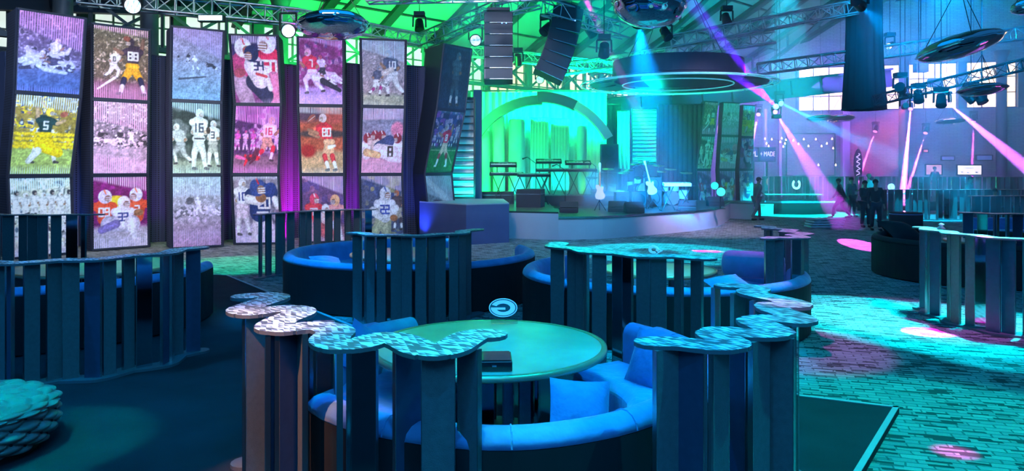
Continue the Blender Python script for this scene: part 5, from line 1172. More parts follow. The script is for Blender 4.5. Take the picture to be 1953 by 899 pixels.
# tapered black drape hanging from the roof
tc_ = P(1648, 210, 27); o = thing('tapered_drape', tuple(tc_), 'tall black pleated tube drape tapering upward, hanging right of the chandelier', 'drape')
n = 60; prof = [(.74, 0), (.73, .15), (.69, .9), (.63, 1.8), (.60, 3.0), (.58, 7.0)]; vs = []
for r, z in prof:
    for i in range(n): a = 2*PI*i/n; k = 1+.05*math.sin(a*15); vs.append((tc_.x+math.cos(a)*r*k, tc_.y+math.sin(a)*r*k, tc_.z+z))
MB().add(vs, [(k*n+i, k*n+(i+1) % n, (k+1)*n+(i+1) % n, (k+1)*n+i) for k in range(5) for i in range(n)], 0, True).build('cloth', mat('black_cloth', (.006, .008, .012), .9), o)
MB().lathe([(.70, .0), (.76, .02), (.76, .06), (.70, .06)], tc_, 40).build('hoop', M_blackm, o)

# moving lights and the beams they throw through the haze
def roofz(p):
    t = (Vector((p[0], p[1], 0))-A0).dot(nA); return RT+SL*min(t, RL)-.02
def lens_mat(col):
    return mat('lens_%d_%d_%d' % tuple(int(c*99) for c in col), (.5, .5, .5), .2, emit=tuple(.25+.75*c for c in col), es=2.2)
def moving_light(pos, tgt, col, power, deg, label, r=.14, up=1, blend=.25, lit=True):
    p = Vector(pos); d = (Vector(tgt)-p).normalized(); o = thing('moving_light', tuple(p), label, 'stage light', 'moving stage lights')
    hd = MB(); hd.cyl(p-d*.30, p+d*.12, r*.8, r, 16); hd.build('lamp_head', M_gear, o)
    MB().cyl(p+d*.121, p+d*.135, r*.86, n=16).build('lens', lens_mat(col) if lit else M_blackm, o)
    sx = d.cross(Vector((0, 0, 1))); sx = sx.normalized() if sx.length > .01 else Vector((1, 0, 0)); y = MB()
    for sg in (-1, 1): y.bar(p+sx*sg*(r+.05), p+sx*sg*(r+.04)+Vector((0, 0, up*.36)), .05)
    y.bar(p+sx*(r+.04)+Vector((0, 0, up*.36)), p-sx*(r+.04)+Vector((0, 0, up*.36)), .05); y.build('yoke', M_blackm, o)
    MB().box(p+Vector((0, 0, up*.45)), (.36, .3, .14)).build('base', M_gear, o)
    MB().cyl((p.x, p.y, p.z+abs(up)*.5), (p.x, p.y, roofz(p)), .014, n=6).build('hanging_rod', M_blackm, o)
    if lit:
        s = spot(p+d*.15, tgt, col, power, deg, blend, .03, 'beam'); s.location = s.location-p; s.parent = o
    return o
BE = 5.0
moving_light(P(1478, 213, 40), W(1637, 466), (.8, .08, 1), 90000*BE, 2.8, 'moving light throwing the broad magenta beam down to the floor before the people')
moving_light(P(1447, 216, 42), W(1404, 404), (.85, .08, 1), 700000*BE, 2.8, 'moving light throwing a steep magenta beam beside the stage tip')
moving_light(P(1670, 248, 46), P(1634, 352, 44.5), (1, .1, .8), 600000*BE, 2.6, 'far moving light with a short pink beam left of the black oval sign')
moving_light(P(1737, 205, 41), P(1719, 400, 37), (.9, .12, 1), 900000*BE, 3.2, 'moving light throwing the left one of the twin pink beams')
moving_light(P(1766, 251, 45), P(1724, 385, 43), (1, .1, .85), 600000*BE, 2.6, 'moving light throwing the right one of the twin pink beams')
moving_light(P(1806, 195, 36), P(2120, 452, 20), (.8, .16, 1), 170000*BE, 2.6, 'moving light throwing the long pink beam off the right edge')
moving_light(P(1857, 228, 45), P(1853, 350, 44.5), (.9, .06, .8), 500000*BE, 2.5, 'far moving light with a short vertical pink beam above the white screen')
moving_light(P(1481, 204, 33), P(1295, 30, 19), (.16, 0, 1), 150000*BE, 4.8, 'moving light sending a purple beam up towards the deep foil disc', up=-1)
moving_light(P(1487, 196, 33), P(1625, 262, 28), (0, .5, 1), 16000*BE, 5, 'moving light sending a short turquoise beam to the right over the bulb string')
moving_light(P(1697, 87, 30), P(1618, 136, 27), (1, .8, .5), 9000*BE, 3.0, 'moving light with a warm white beam beside the tapered drape')
moving_light(P(1726, 203, 30), P(1682, 262, 42), (1, .05, .15), 4000*BE, 12, 'moving light with a short red beam under the black truss')
moving_light(P(1218, 38, 18.2), P(1250, 350, 26), (0, .33, 1), 26000*BE, 26, 'moving light pouring wide blue light down over the chandelier', r=.2, blend=1)
moving_light(P(1152, 100, 21.5), P(1134, 362, 27), (0, .3, 1), 9000*BE, 8, 'moving light aimed at the smoke on the stage', r=.17, blend=.6)
moving_light(P(1640, 10, 18), P(1745, 102, 22), (0, .4, 1), 5000*BE, 16, 'moving light with a blue beam at top right by the foil disc', blend=.5)
moving_light(P(1780, -60, 15), P(1830, 60, 30), (0, .38, 1), 9000*BE, 46, 'moving light flooding the upper right haze with blue', blend=1)
moving_light(P(988, 118, 28), P(1000, 320, 31.2), (0, .8, .7), 60*BE, 14, 'moving light aimed at the drape below the straight speaker array', blend=.6)
for px, py, Y, dx, dy, l in [(1717, 168, 25, -.4, .6, 'unlit moving light hanging left on the black truss, pointing down'), (1852, 188, 24, .5, -.3, 'wide unlit moving light hanging on the black truss near the small disc'), (1795, 196, 24.5, -.3, -.5, 'unlit moving light in the middle of the black truss'), (1872, 190, 23.5, .2, -.6, 'unlit moving light right of the wide one on the black truss'),
                          (800, 52, 25, .1, -.3, 'unlit moving light standing on the truss joint above the last printed towers'), (1040, 58, 24, -.5, -.2, 'unlit moving light left of the tilted speaker array'), (1128, 62, 24, .6, -.5, 'unlit moving light on the truss right of the tilted speaker array'), (1272, 68, 24, .3, -.4, 'unlit moving light below the deep foil disc'), (1386, 40, 26, 0, -.3, 'unlit moving light on the thin lit truss'), (1752, 188, 25, -.2, -.4, 'small unlit moving light beside the twin pink beams')]:
    p = P(px, py, Y); moving_light(p, p+Vector((dx, -.5, dy-.4)), (0, 0, 0), 0, 1, l, r=.17, lit=False)
# round multi cell wash lights
def cell_material():
    m = bpy.data.materials.new('led_cells'); m.use_nodes = True; n = m.node_tree.nodes; l = m.node_tree.links; b = n['Principled BSDF']
    tc = n.new('ShaderNodeTexCoord'); vo = n.new('ShaderNodeTexVoronoi'); vo.inputs['Scale'].default_value = 17; vo.inputs['Randomness'].default_value = .25; l.new(tc.outputs['Object'], vo.inputs['Vector'])
    r = n.new('ShaderNodeValToRGB'); r.color_ramp.elements[0].position = .45; r.color_ramp.elements[0].color = (1, .97, 1, 1); r.color_ramp.elements[1].position = .6; r.color_ramp.elements[1].color = (.05, .35, .4, 1); l.new(vo.outputs['Distance'], r.inputs[0])
    l.new(r.outputs[0], b.inputs['Emission Color']); b.inputs['Emission Strength'].default_value = 1.1; return m
M_cells = cell_material()
def wash(px, py, Y, rpx, label):
    p = P(px, py, Y); r = rpx*Y/F; d = (Vector((0, 2, 1.6))-p).normalized(); o = thing('wash_light', tuple(p), label, 'stage light', 'round white wash lights')
    MB().cyl(p, p-d*.32, r*1.18, r*.8, 22).build('housing', M_gear, o); MB().cyl(p+d*.0, p+d*.02, r, n=28).build('led_face', M_cells, o)
    MB().lathe([(r, -.0), (r*1.15, .02), (r*1.18, -.02)], p, 28, M=(-d).to_track_quat('-Z', 'Y').to_matrix()).build('bezel', M_blackm, o)
    MB().bar(p-d*.15+Vector((-r*1.3, 0, 0)), p-d*.15+Vector((-r*1.3, 0, .5)), .05).bar(p-d*.15+Vector((r*1.3, 0, 0)), p-d*.15+Vector((r*1.3, 0, .5)), .05).bar(p-d*.15+Vector((-r*1.3, 0, .5)), p-d*.15+Vector((r*1.3, 0, .5)), .05).build('yoke', M_blackm, o)
wash(253, 11, 19.8, 14, 'round white wash light at the top left above the second printed tower'); wash(550, 59, 21, 12, 'round white wash light between the fourth and fifth printed towers')
wash(907, 77, 24, 10, 'round white wash light between the last tower and the straight speaker array'); wash(1030, 152, 29, 7, 'small round white wash light under the tilted speaker array')
p = P(401, 34, 20.5); o = thing('light_bar', tuple(p), 'bright turquoise light bar above the third printed tower', 'stage light'); MB().box(p+Vector((0, .1, 0)), (.72, .18, .2)).build('housing', M_gear, o); MB().box(p, (.64, .02, .13)).build('emitter', mat('bar_emit', (.5, .9, 1), .3, emit=(.35, .95, 1), es=9), o)
# more barrels lights: small house speaker boxes in front of the windows
for px, py, l in [(1756, 130, 'black box speaker hanging high in front of the left bright windows'), (1783, 158, 'black box speaker hanging lower in front of the bright windows')]:
    p = P(px, py, 38); o = cabinet((p.x, p.y, p.z-.22), .62, .4, .42, 0, l, 'hanging box speakers', cones=1); MB().bar((p.x, p.y, p.z+.2), (p.x, p.y, roofz(p)), .04).build('hanger', M_blackm, o)

# ================================================================== REAR OF THE HALL
pf = MB().box(((P(1470, 0, 42).x+P(1960, 0, 42).x)/2+1, 41.5, .225), (19, 8, .446)).build('floor_rear', M_plat); struct(pf).name = 'floor.002'
def back_part(px, Y, zb, label, proto=[None], sc=1):
    x = P(px, 0, Y).x
    if proto[0] is None:
        proto[0] = partition(label, [v+Vector((x, Y, 0)) for v in wavy([(-1.1, 0), (0, .15), (1.1, 0)], .09, .7)], 0, None, .24, 'rear wavy partitions', seed=41, pitch=.21, sw=.17)
        proto[0].location.z = zb; return proto[0]
    return dup(proto[0], (x, Y, zb), random.choice([0, .12, -.15]), label)
cnt = 0
for px0, Y, zb, n, where in [(1728, 31, .0, 3, 'behind the high round table with the pink glow'), (1778, 38.2, .45, 3, 'on the raised deck under the white screen'), (1492, 40, .45, 2, 'behind the table with the horseshoe sign'),
                             (1612, 39.5, .45, 2, 'behind the group of standing people'), (1915, 24, 0, 1, 'at the right edge behind the seated person'), (1925, 38.6, .45, 1, 'on the raised deck near the right edge')]:
    for i in range(n):
        w_ = ['left end', 'middle', 'right end'] if n == 3 else (['left one', 'right one'] if n == 2 else [''])
        back_part(px0+i*2.25*F/Y, Y, zb, ('rear wavy partition '+where+(', '+w_[i] if w_[i] else '')))
# long table with the horseshoe sign
a = W(1512, 396, 0); o = thing('long_table', (a.x, 36.3, 0), 'long narrow table carrying the white horseshoe sign', 'table')
X0, X1 = P(1458, 0, 36.3).x, P(1566, 0, 36.3).x; Yt = 36.3
MB().box(((X0+X1)/2, Yt, .875), (X1-X0, .6, .05)).build('table_top', mat('pale_table_top', (.45, .55, .6), .35), o, bevel=.01)
for sx in (X0+.15, X1-.15):
    for sy in (-.22, .22): MB().box((sx, Yt+sy, .4275), (.06, .06, .845)).build('leg', M_blackm, o)
MB().box(((X0+X1)/2, Yt, .12), (X1-X0-.3, .05, .05)).build('stretcher', M_blackm, o)
for i in range(6):  # a row of reflections, built as stool shapes
    sx = P(1508+i*9, 0, 35.7).x; s_ = thing('reflection_stroke', (sx, 35.72, 0), ['leftmost', 'second', 'third', 'fourth', 'fifth', 'rightmost'][i]+' reflection stroke shaped as a stool before the horseshoe table', 'reflection', 'reflection strokes at the horseshoe table')
    MB().cyl((sx, 35.72, .62), (sx, 35.72, .66), .11, n=14).build('seat', M_blackm, s_)
    for k in range(4): q = k*PI/2+.78; MB().cyl((sx+math.cos(q)*.15, 35.72+math.sin(q)*.15, .0), (sx+math.cos(q)*.09, 35.72+math.sin(q)*.08, .62), .012, n=6).build('leg', M_edge, s_)
hs = P(1519, 352, Yt); o = thing('horseshoe_sign', (hs.x, Yt, .90), 'white horseshoe emblem on a dark foot on the long table', 'sign')
M_wsign = mat('white_sign', (.9, .9, .9), .4, emit=(.8, .95, 1), es=.8)
ringstrip((hs.x, Yt, hs.z), (.12, .15), (.21, .25), math.radians(125), math.radians(415), 0, .04, M_wsign, 'horseshoe', o)
MB().box((hs.x, Yt, .911), (.5, .2, .02)).bar((hs.x, Yt+.02, .905), (hs.x, Yt+.02, hs.z-.15), .03).build('foot', M_blackm, o)
# high round table with a pink lit top
def hightable(p, r, h, label):
    o = thing('high_table', p, label, 'table', 'high round tables'); MB().lathe([(.001, h), (r, h), (r, h-.04), (.001, h-.04)], p, 32, smooth=False).build('table_top', M_white, o)
    MB().lathe([(.05, h-.04), (.05, .05), (r*.6, .02), (r*.6, 0.002)], p, 20).build('pedestal', M_blackm, o)
hightable(P(1718, 0, 33).xy.to_3d(), .62, 1.05, 'high round table glowing pink under the twin beams'); hightable(P(1698, 0, 34).xy.to_3d(), .45, 1.04, 'high round table just left of the pink glowing one')
rs2 = P(1700, 370, 34); o = thing('round_sign', (rs2.x, 34, 1.045), 'small round white emblem on the high table left of the pink glow', 'sign')
ringstrip((rs2.x, 34, 1.3), (.07, .07), (.16, .16), 0, 2*PI, 0, .03, M_wsign, 'ring', o, 24); MB().slab([(rs2.x+.05*math.cos(t), 33.995, 1.3+.05*math.sin(t)) for t in np.linspace(0, 2*PI, 9)[:-1]], .02).build('centre', M_wsign, o); MB().bar((rs2.x, 34.02, 1.045), (rs2.x, 34.02, 1.2), .02).build('foot', M_blackm, o)
# white screen, lit board, small exit panel
def board(px0, py0, px1, py1, Y, m, label, name, cat, fm=None):
    a = P(px0, py1, Y); b = P(px1, py0, Y); c = (a+b)/2; o = thing(name, tuple(c), label, cat); MB().box(c, (b.x-a.x, .05, b.z-a.z)).build('face', m, o)
    f = MB(); t = .06
    for x in (a.x, b.x): f.box((x, Y, c.z), (t, .09, b.z-a.z+t))
    for z in (a.z, b.z): f.box((c.x, Y, z), (b.x-a.x+t, .09, t))
    f.build('frame', fm or M_blackm, o); return o, c
M_scr = mat('screen_glow', (.9, .9, .9), .4, emit=(.92, 1, .95), es=1.6)
o, c = board(1825, 315, 1872, 334, 44.0, M_scr, 'wide white glowing screen at the back right', 'screen', 'screen')
mk = MB(); 
for i, (dx, dz, w_, h_) in enumerate([(-.45, -.12, .12, .06), (-.1, -.15, .1, .05), (.42, -.14, .12, .07), (.0, .12, .5, .03)]): mk.box((c.x+dx, 43.96, c.z+dz), (w_, .02, h_))
mk.build('markings', mat('screen_marks', (.3, .5, .55), .4), o); MB().bar((c.x, 44.05, .46), (c.x, 44.05, c.z), .07).build('stand', M_blackm, o)
board(1765, 314, 1796, 334, 44.2, mat('peach_board', (.8, .5, .45), .5, emit=(1, .5, .5), es=.7), 'peach lit board left of the white screen', 'lit_board', 'board')
o, c = board(1760, 285, 1770, 291, 44.5, mat('red_panel', (.8, .2, .2), .5, emit=(1, .25, .3), es=1.0), 'small red lit panel high above the peach board', 'exit_panel', 'sign')
board(1795, 298, 1820, 306, 45.2, mat('pale_board', (.5, .55, .75), .5), 'pale strip board on the back wall left of the thin vertical beam', 'wall_board', 'board'); board(1862, 296, 1892, 306, 45.0, MATS['pale_board'], 'pale strip board on the back wall right of the thin vertical beam', 'wall_board', 'board')
# oval script sign
oc = P(1636, 315, 43.5); o = thing('oval_sign', (oc.x, 43.5, .45), 'narrow upright black oval sign with white script strokes beyond the people', 'sign')
def ovalz(c, rx, rz, y, n=30): return [(c.x+rx*math.cos(2*PI*i/n), y, c.z+rz*math.sin(2*PI*i/n)) for i in range(n)]
MB().slab(ovalz(oc, .26, .95, 43.5), .06).build('plaque', M_black, o); ringstrip((oc.x, 43.46, oc.z), (.22, .88), (.25, .93), 0, 2*PI, 0, .02, M_wsign, 'rim', o, 30)
s_ = MB(); pts = [Vector((oc.x+.10*math.sin(i*1.15)+.03*math.sin(i*2.9), 43.45, oc.z+.68-1.3*i/26)) for i in range(27)]; s_.tube(pts, .028, 5); s_.build('script', M_wsign, o); MB().bar((oc.x, 43.55, .46), (oc.x, 43.55, oc.z), .08).build('post', M_blackm, o)
# lettered hoarding: PL . MADE
M_sb = mat('hoarding_dark', (.05, .07, .12), .6)
for px0, px1, Y, txt, tx, l in [(1430, 1446, 43, 'PL', 1438, 'dark hoarding with the white letters PL at the left beam'), (1449, 1478, 43, '+ MADE', 1463, 'dark hoarding with the white letters MADE')]:
    o, c = board(px0, 282, px1, 308, Y, M_sb, l, 'lettered_board', 'sign'); text_mesh(txt, .46 if txt == 'PL' else .40, (c.x, Y-.04, c.z+.02), (PI/2, 0, 0), M_wsign, o, 'lettering', .01, .9 if txt == 'PL' else .62)
    MB().box((c.x, Y+.1, (c.z-.6+.45)/2+.1), (.1, .1, c.z-.6-.25)).build('post', M_blackm, o)
# bulb strings
M_bulb = mat('warm_bulb', (1, .7, .4), .3, emit=(1, .62, .3), es=10)
bulbs = [(1459, 265), (1472, 266), (1462, 274), (1466, 279), (1491, 264), (1488, 271), (1499, 267), (1497, 274), (1494, 280), (1513, 268), (1533, 266), (1523, 275), (1542, 279), (1556, 266), (1577, 274), (1567, 279), (1587, 265), (1589, 283), (1561, 315), (1594, 315)]
o = thing('bulb_string', (P(1520, 270, 43).x, 43, 4), 'black cable strung with warm bulbs in front of the rear wall', 'string lights')
s_ = MB(); pp = sorted([P(x, y-2, 43) for x, y in bulbs[:-2]], key=lambda v: v.x); s_.tube(pp, .012, 5); s_.build('cable', M_blackm, o)
for i, (x, y) in enumerate(bulbs):
    c = P(x, y, 43); b = thing('light_bulb', tuple(c), None, None) if False else None
    bo_ = MB().lathe([(.001, -.05), (.03, -.045), (.045, -.015), (.036, .02), (.016, .045), (.015, .07), (.001, .07)], c, 10).build('bulb', M_bulb, o)
# barn wood wall panels behind the bulbs
o, c = board(1500, 255, 1592, 335, 45.5, brick_material('barn_boards', (.5, .36, .36), (.36, .25, .28), (.15, .1, .12)), 'pinkish brown boarded wall panel behind the bulb string', 'wall_board', 'board')
for px in (1459, 1487, 1612):
    q = P(px, 0, 44.5); cl = MB().box((q.x, 44.5, 2.9), (.45 if px > 1600 else .16, .3, 5.7)).box((q.x, 44.5, .5), (.6, .4, .1)).build('timber_post', mat('pale_timber', (.45, .36, .42), .8)); tag(cl, {1459: 'thin timber post left of the bulb string', 1487: 'thin timber post in the middle of the bulb string', 1612: 'thick pale post left of the narrow oval sign'}[px], 'post', 'rear posts')
# far printed collage towers right of the stage
for i, (Y, lv, ks, l) in enumerate([(34, [(1345, 1370), (1338, 1364), (1330, 1356), (1333, 1358)], (3, 7, 12), 'far narrow printed tower right of the stage, left of three'),
                                   (34.5, [(1380, 1411), (1376, 1408), (1372, 1402), (1376, 1402)], (8, 16, 5), 'far printed tower right of the stage with a bright patch, middle of three'),
                                   (36, [(1418, 1440), (1414, 1438), (1410, 1436), (1412, 1436)], (1, 9, 11), 'far dim printed tower behind the steep magenta beam, right of three')]):
    zs = [5.3, 3.7, 2.1, .02]; cL = [Vector(((a-CX)/F*Y, Y, 0)) for a, b in lv]; cR = [Vector(((b-CX)/F*(Y+.4), Y+.4, 0)) for a, b in lv]; base = (cL[3]+cR[3])/2
    o = thing('photo_tower', (base.x, base.y, 0), l, 'banner tower', 'printed photo towers'); cs = MB()
    for k in range(3):
        q = lambda p, z, b=0: Vector((p.x, p.y+b*.7, z)); e = Vector((0, .03, 0))
        cs.hexa([q(cL[k+1], zs[k+1])+e, q(cR[k+1], zs[k+1])+e, q(cR[k+1], zs[k+1], 1), q(cL[k+1], zs[k+1], 1)], [q(cL[k], zs[k])+e, q(cR[k], zs[k])+e, q(cR[k], zs[k], 1), q(cL[k], zs[k], 1)])
        sv = (PW, PH); arr = list(PR.values())[ks[k]].c[::3, ::3]; PH, PW = arr.shape[0], arr.shape[1]
        print_panel([q(cL[k+1], zs[k+1]+.06), q(cR[k+1], zs[k+1]+.06), q(cL[k], zs[k]-.06), q(cR[k], zs[k]-.06)], arr, o, 0); PW, PH = sv
    cs.build('case', M_frame, o)
# odds and ends on the rear floor
def crate(p, d, rz, m, label):
    o = thing('storage_box', p, label, 'box'); C = Vector(p); MB().box(C+Vector((0, 0, d[2]*.45)), (d[0], d[1], d[2]*.9), rz).build('box_body', m, o, bevel=.01); MB().box(C+Vector((0, 0, d[2]*.95)), (d[0]*1.03, d[1]*1.03, d[2]*.1), rz).build('lid', m, o, bevel=.008)
crate(W(1463, 410), (.42, .42, .5), .2, M_white, 'pale box standing on the floor behind the walking person with cap')
crate(W(1627, 408), (.3, .25, .32), 0, mat('red_plastic', (.8, .08, .12), .4), 'small red box on the floor between the standing people')
for i in range(4):
    p = W(1570, 434); o = MB().box((p.x+.05*i, p.y+.04*i, .05+i*.085), (1.15, .7, .06), .03*i).box((p.x+.05*i-.4, p.y, .012+i*.085), (.08, .6, .02)).box((p.x+.05*i+.4, p.y, .012+i*.085), (.08, .6, .02)).build('flat_panel', mat('panel_stack', (.5, .55, .6), .5)); tag(o, ['bottom', 'second', 'third', 'topmost'][i]+' flat board of the stack lying on the floor left of the people', 'board', 'stack of flat boards')
# dark soft shapes at the right booth
pillow('dark pillow on the dark round sofa right of centre', (8.6, 16.2, .78), .8, .3, E(.5, .1, .2), m=M_shell)
nc = P(1795, 434, 11.2); o = MB().lathe([(.001, 1.283), (.06, 1.283), (.02, 1.33), (.045, 1.35), (.001, 1.37)], (P(1795, 0, 11.0).x, 11.0, 0), 12).build('napkin', M_white); tag(o, 'small folded white napkin on top of the mirrored right partition', 'napkin')
# candle lamps glimpsed in the mirrored slats are reflections; bench seats by the right edge
for px, Y, l in [(1912, 20.5, 'low dark bench at the right edge with a purple lit top')]:
    p = P(px, 0, Y); o = thing('lounge_bench', (p.x, Y, 0), l, 'bench'); MB().box((p.x, Y, .40), (1.5, .55, .12)).build('seat', M_velvet2, o, bevel=.03)
    for sx in (-.6, .6): MB().box((p.x+sx, Y, .17), (.06, .45, .34)).build('leg', M_blackm, o)
    MB().box((p.x, Y+.24, .62), (1.5, .08, .34)).build('backrest', M_velvet2, o, bevel=.02)

# ================================================================== PEOPLE
def skin_mesh(name, verts, edges, radii, m, root, R, loc, sub=2):
    me = bpy.data.meshes.new(name); lo = Vector(root.location)
    me.from_pydata([tuple((R @ Vector(v))+Vector(loc)-lo) for v in verts], edges, []); me.materials.append(m)
    o = bpy.data.objects.new(name, me); COL.objects.link(o); o.parent = root
    sk = o.modifiers.new('skin', 'SKIN'); sk.use_smooth_shade = True; sv = me.skin_vertices[0].data
    for i, r in enumerate(radii): sv[i].radius = (r, r)
    sv[0].use_root = True
    sb = o.modifiers.new('sub', 'SUBSURF'); sb.levels = 1; sb.render_levels = sub
    dg = bpy.context.evaluated_depsgraph_get(); ev = o.evaluated_get(dg); m2 = bpy.data.meshes.new_from_object(ev); o.modifiers.clear(); m2.name = name; o.data = m2
    m2.materials.clear(); m2.materials.append(m); m2.polygons.foreach_set('use_smooth', [True]*len(m2.polygons))
    return o
def person(px, py, ang, label, top, leg, stride=.0, arm=.1, lean=0, hair='hair', h=1.75, z0=0, hold=0, sit=False, haircol=(.03, .02, .015), reach=0):
    p = W(px, py, z0); k = h/1.75; o = thing('person', (p.x, p.y, z0), label, 'person', 'people'); R = Matrix.Rotation(ang, 3, 'Z') @ Matrix.Scale(k, 3)
    # figure faces -Y locally
    def ln(y, z): return (y-math.sin(lean)*max(0, z-.92)*1.0, z)
    J = {}
    def put(n, x, y, z, r): yy_, zz_ = ln(y, z); J[n] = ((x, yy_, zz_), r)
    hz = .93 if not sit else .52; dz = hz-.93
    put('pelvis', 0, 0, hz, .125); put('waist', 0, 0, 1.08+dz, .115); put('chest', 0, 0, 1.32+dz, .135); put('neck', 0, .01, 1.49+dz, .055); put('jaw', 0, -.012, 1.575+dz, .068); put('face', 0, -.005, 1.64+dz, .088); put('crown', 0, .005, 1.70+dz, .078); put('nose', 0, -.105, 1.62+dz, .014)
    for s, sg in (('l', -1), ('r', 1)):
        f = stride*sg; a = -arm*sg if not hold else 0
        put('sh'+s, .175*sg, 0, 1.42+dz, .062); 
        if hold and (hold == 2 or sg > 0): put('el'+s, .21*sg, -.06, 1.16+dz, .046); put('wr'+s, .10*sg, -.27, 1.18+dz, .03); put('hn'+s, .06*sg, -.34, 1.19+dz, .03)
        elif reach and sg > 0: put('el'+s, .22*sg, -.2, 1.2+dz, .046); put('wr'+s, .22*sg, -.42, 1.08+dz, .03); put('hn'+s, .22*sg, -.5, 1.05+dz, .03)
        else: put('el'+s, .23*sg, a*.45+.02, 1.15+dz, .046); put('wr'+s, .235*sg, a*1.0-.05, .90+dz, .03); put('hn'+s, .235*sg, a*1.1-.08, .83+dz, .03)
        w_ = J['hn'+s][0]; e_ = J['wr'+s][0]; d = (Vector(w_)-Vector(e_)).normalized(); sd = d.cross(Vector((0, 0, 1))); sd = sd.normalized() if sd.length > .3 else Vector((0, 1, 0))
        for q in range(5):
            off = sd*((q-1.5)*.018 if q < 4 else -.045); L = [.07, .085, .08, .06, .045][q]
            J['f%d%s' % (q, s)] = (tuple(Vector(w_)+off+d*(L if q < 4 else .02)+Vector((0, -.01, 0))), .0095)
        if sit: put('hp'+s, .10*sg, -.02, .50, .095); put('kn'+s, .13*sg, -.45, .50, .06); put('an'+s, .13*sg, -.42, .09, .042); put('to'+s, .13*sg, -.60, .045, .036)
        else: put('hp'+s, .095*sg, 0, .88, .095); J['kn'+s] = ((.105*sg, f*-.5-.03-abs(f)*.15, .49), .062); J['an'+s] = ((.11*sg, f*-1.0+abs(f)*.12, .09+max(0, -f)*.18), .042); J['to'+s] = ((.12*sg, f*-1.0-.17+abs(f)*.1, .045+max(0, -f)*.05), .036)
    def sub(names, edges, grow, gm, nm, extra=None):
        idx = {n: i for i, n in enumerate(names)}; return skin_mesh(nm, [J[n][0] for n in names], [(idx[a], idx[b]) for a, b in edges], [J[n][1]*grow.get(n, grow.get('*', 1)) for n in names], gm, o, R, (p.x, p.y, z0))
    arms = []; legs = []; 
    for s in 'lr': arms += [('chest', 'sh'+s), ('sh'+s, 'el'+s), ('el'+s, 'wr'+s)]; legs += [('pelvis', 'hp'+s), ('hp'+s, 'kn'+s), ('kn'+s, 'an'+s)]
    an = ['pelvis', 'waist', 'chest', 'neck', 'jaw', 'face', 'crown', 'nose']+[a+s for s in 'lr' for a in ('sh', 'el', 'wr', 'hn', 'hp', 'kn', 'an', 'to')]+['f%d%s' % (q, s) for s in 'lr' for q in range(5)]
    ed = [('pelvis', 'waist'), ('waist', 'chest'), ('chest', 'neck'), ('neck', 'jaw'), ('jaw', 'face'), ('face', 'crown'), ('face', 'nose')]+arms+[('wr'+s, 'hn'+s) for s in 'lr']+legs+[('an'+s, 'to'+s) for s in 'lr']+[('hn'+s, 'f%d%s' % (q, s)) for s in 'lr' for q in range(5)]
    sub(an, ed, {'*': .95}, M_skin, 'body')
    sub(['pelvis', 'waist', 'chest']+[a+s for s in 'lr' for a in ('sh', 'el', 'wr')], [('pelvis', 'waist'), ('waist', 'chest')]+arms, {'*': 1.28, 'wrl': 1.5, 'wrr': 1.5, 'shl': 1.3, 'shr': 1.3}, top, 'jacket')
    sub(['pelvis']+[a+s for s in 'lr' for a in ('hp', 'kn', 'an')], legs, {'*': 1.22, 'anl': 1.5, 'anr': 1.5}, leg, 'trousers')
    for s in 'lr': a_, t_ = J['an'+s][0], J['to'+s][0]; skin_mesh('shoe', [(a_[0], a_[1]+.03, t_[2]+.005), t_, (t_[0], t_[1]-.05, t_[2]-.005)], [(0, 1), (1, 2)], [.05, .05, .035], M_black, o, R, (p.x, p.y, z0), 1)
    c = Vector(J['crown'][0]); M_h = mat('hair_%d' % int(haircol[0]*100), haircol, .7)
    hb = MB(); vs0 = len(hb.v); hb.ball((0, 0, 0), .104, 14, sc=(.92, 1.08, .95)); 
    keep = [(x, y, z) for x, y, z in hb.v]
    fs = [f for f in hb.f if all(keep[i][2] > -.02 or keep[i][1] > .03 for i in f)]
    pts = [R @ (Vector(v)+c+Vector((0, .012, -.03)))+Vector((p.x, p.y, z0)) for v in keep]; hm = MB().add(pts, fs, 0, True); oo = hm.build('hair' if hair == 'hair' else 'cap', M_h, o)
    sl = oo.modifiers.new('s', 'SOLIDIFY'); sl.thickness = .012
    if hair == 'cap':
        v = [R @ (Vector((x, y, z))+c)+Vector((p.x, p.y, z0)) for x, y, z in [(-.07, -.07, -.02), (.07, -.07, -.02), (.055, -.18, -.035), (-.055, -.18, -.035)]]; MB().slab(v, .012).build('brim', M_h, oo)
    return o
T = lambda n, c: mat(n, c, .85, var=.2, vscale=10)
jk = T('dark_jacket', (.035, .04, .045)); gj = T('grey_jacket', (.16, .20, .20)); bl = T('blue_shirt', (.10, .2, .3)); jn = T('dark_jeans', (.03, .035, .05)); gt = T('grey_trousers', (.14, .17, .18)); ws = T('pale_shirt', (.4, .45, .48))
person(1443, 421, PI/2+.3, 'person in a grey jacket and cap walking beside the stage tip', gj, gt, .26, .25, .15, 'cap', 1.80, reach=1)
person(1603, 417, -.5-PI/2, 'person in dark clothes striding through the magenta beam', jk, jn, .34, .25, .12, 'hair', 1.72)
person(1624, 414, .3, 'person in a blue shirt standing behind the striding person', bl, jn, .03, .05, 0, 'hair', 1.76, hold=1)
person(1650, 434, .15, 'bearded person in a dark jacket standing with hands together in the group', jk, jn, .04, .03, 0, 'hair', 1.72, hold=2)
person(1670, 440, -.2, 'person in a long dark jacket standing at the right of the group', jk, jn, .05, .05, 0, 'hair', 1.78)
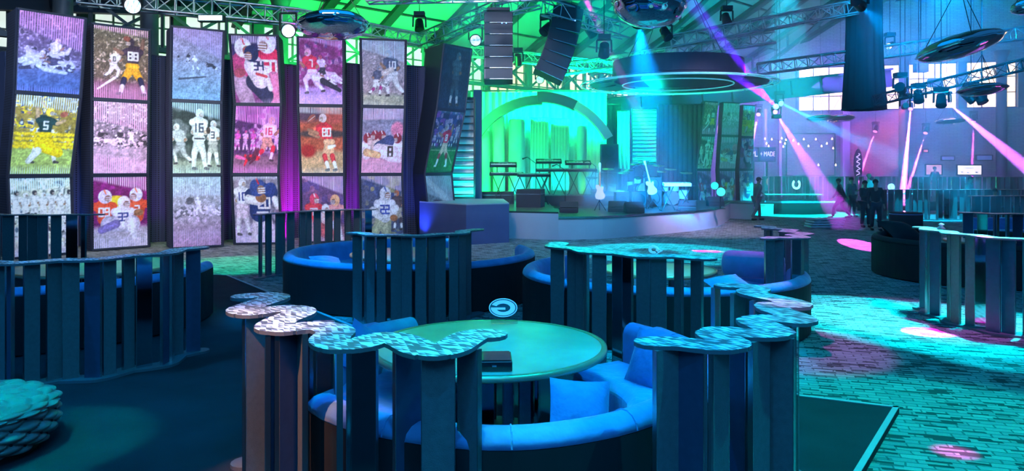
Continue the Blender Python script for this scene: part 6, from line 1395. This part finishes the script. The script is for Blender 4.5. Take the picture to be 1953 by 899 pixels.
person(1657, 412, 2.8, 'pale blue lit person standing behind the two dark jackets', ws, jn, .02, .05, 0, 'hair', 1.92, haircol=(.3, .25, .2))
person(1845, 413, .5, 'person in a pale shirt leaning at the rear partition below the white screen', ws, jn, .05, .1, .2, 'hair', 1.80, hold=2)
person(1899, 428, -.9, 'person in a dark shirt sitting at the right edge', jk, jn, 0, .1, .25, 'hair', 1.8, sit=True, hold=2)
person(1783, 378, 0, 'person seen as a silhouette before the peach lit board', jk, jn, 0, .05, 0, 'hair', 1.8, z0=.45)

# smoke drifting over the stage
def plume(name, c, r, dens, label, sc=.9):
    m = bpy.data.materials.new(name); m.use_nodes = True; n = m.node_tree.nodes; l = m.node_tree.links; n.remove(n['Principled BSDF'])
    v = n.new('ShaderNodeVolumeScatter'); v.inputs['Anisotropy'].default_value = .2; tc = n.new('ShaderNodeTexCoord'); nz = n.new('ShaderNodeTexNoise'); nz.inputs['Scale'].default_value = sc; nz.inputs['Detail'].default_value = 3
    l.new(tc.outputs['Object'], nz.inputs['Vector']); ln_ = n.new('ShaderNodeVectorMath'); ln_.operation = 'LENGTH'; mp = n.new('ShaderNodeMapping'); mp.vector_type = 'TEXTURE'
    mp.inputs['Location'].default_value = c; mp.inputs['Scale'].default_value = r; l.new(tc.outputs['Object'], mp.inputs[0]); l.new(mp.outputs[0], ln_.inputs[0])
    f = n.new('ShaderNodeMapRange'); f.inputs[1].default_value = 1; f.inputs[2].default_value = .15; f.inputs[3].default_value = 0; f.inputs[4].default_value = dens; l.new(ln_.outputs['Value'], f.inputs[0])
    mu = n.new('ShaderNodeMath'); mu.operation = 'MULTIPLY'; l.new(f.outputs[0], mu.inputs[0]); l.new(nz.outputs['Fac'], mu.inputs[1]); l.new(mu.outputs[0], v.inputs['Density']); l.new(v.outputs[0], n['Material Output'].inputs['Volume'])
    tag(MB().ball(c, 1, 24, sc=r).build('smoke', m), label, 'smoke', kind='stuff')
plume('smoke_mid', tuple(P(1132, 366, 27)), (1.9, 1.2, 1.35), 1.5, 'blue lit smoke cloud around the white guitar on the stage')
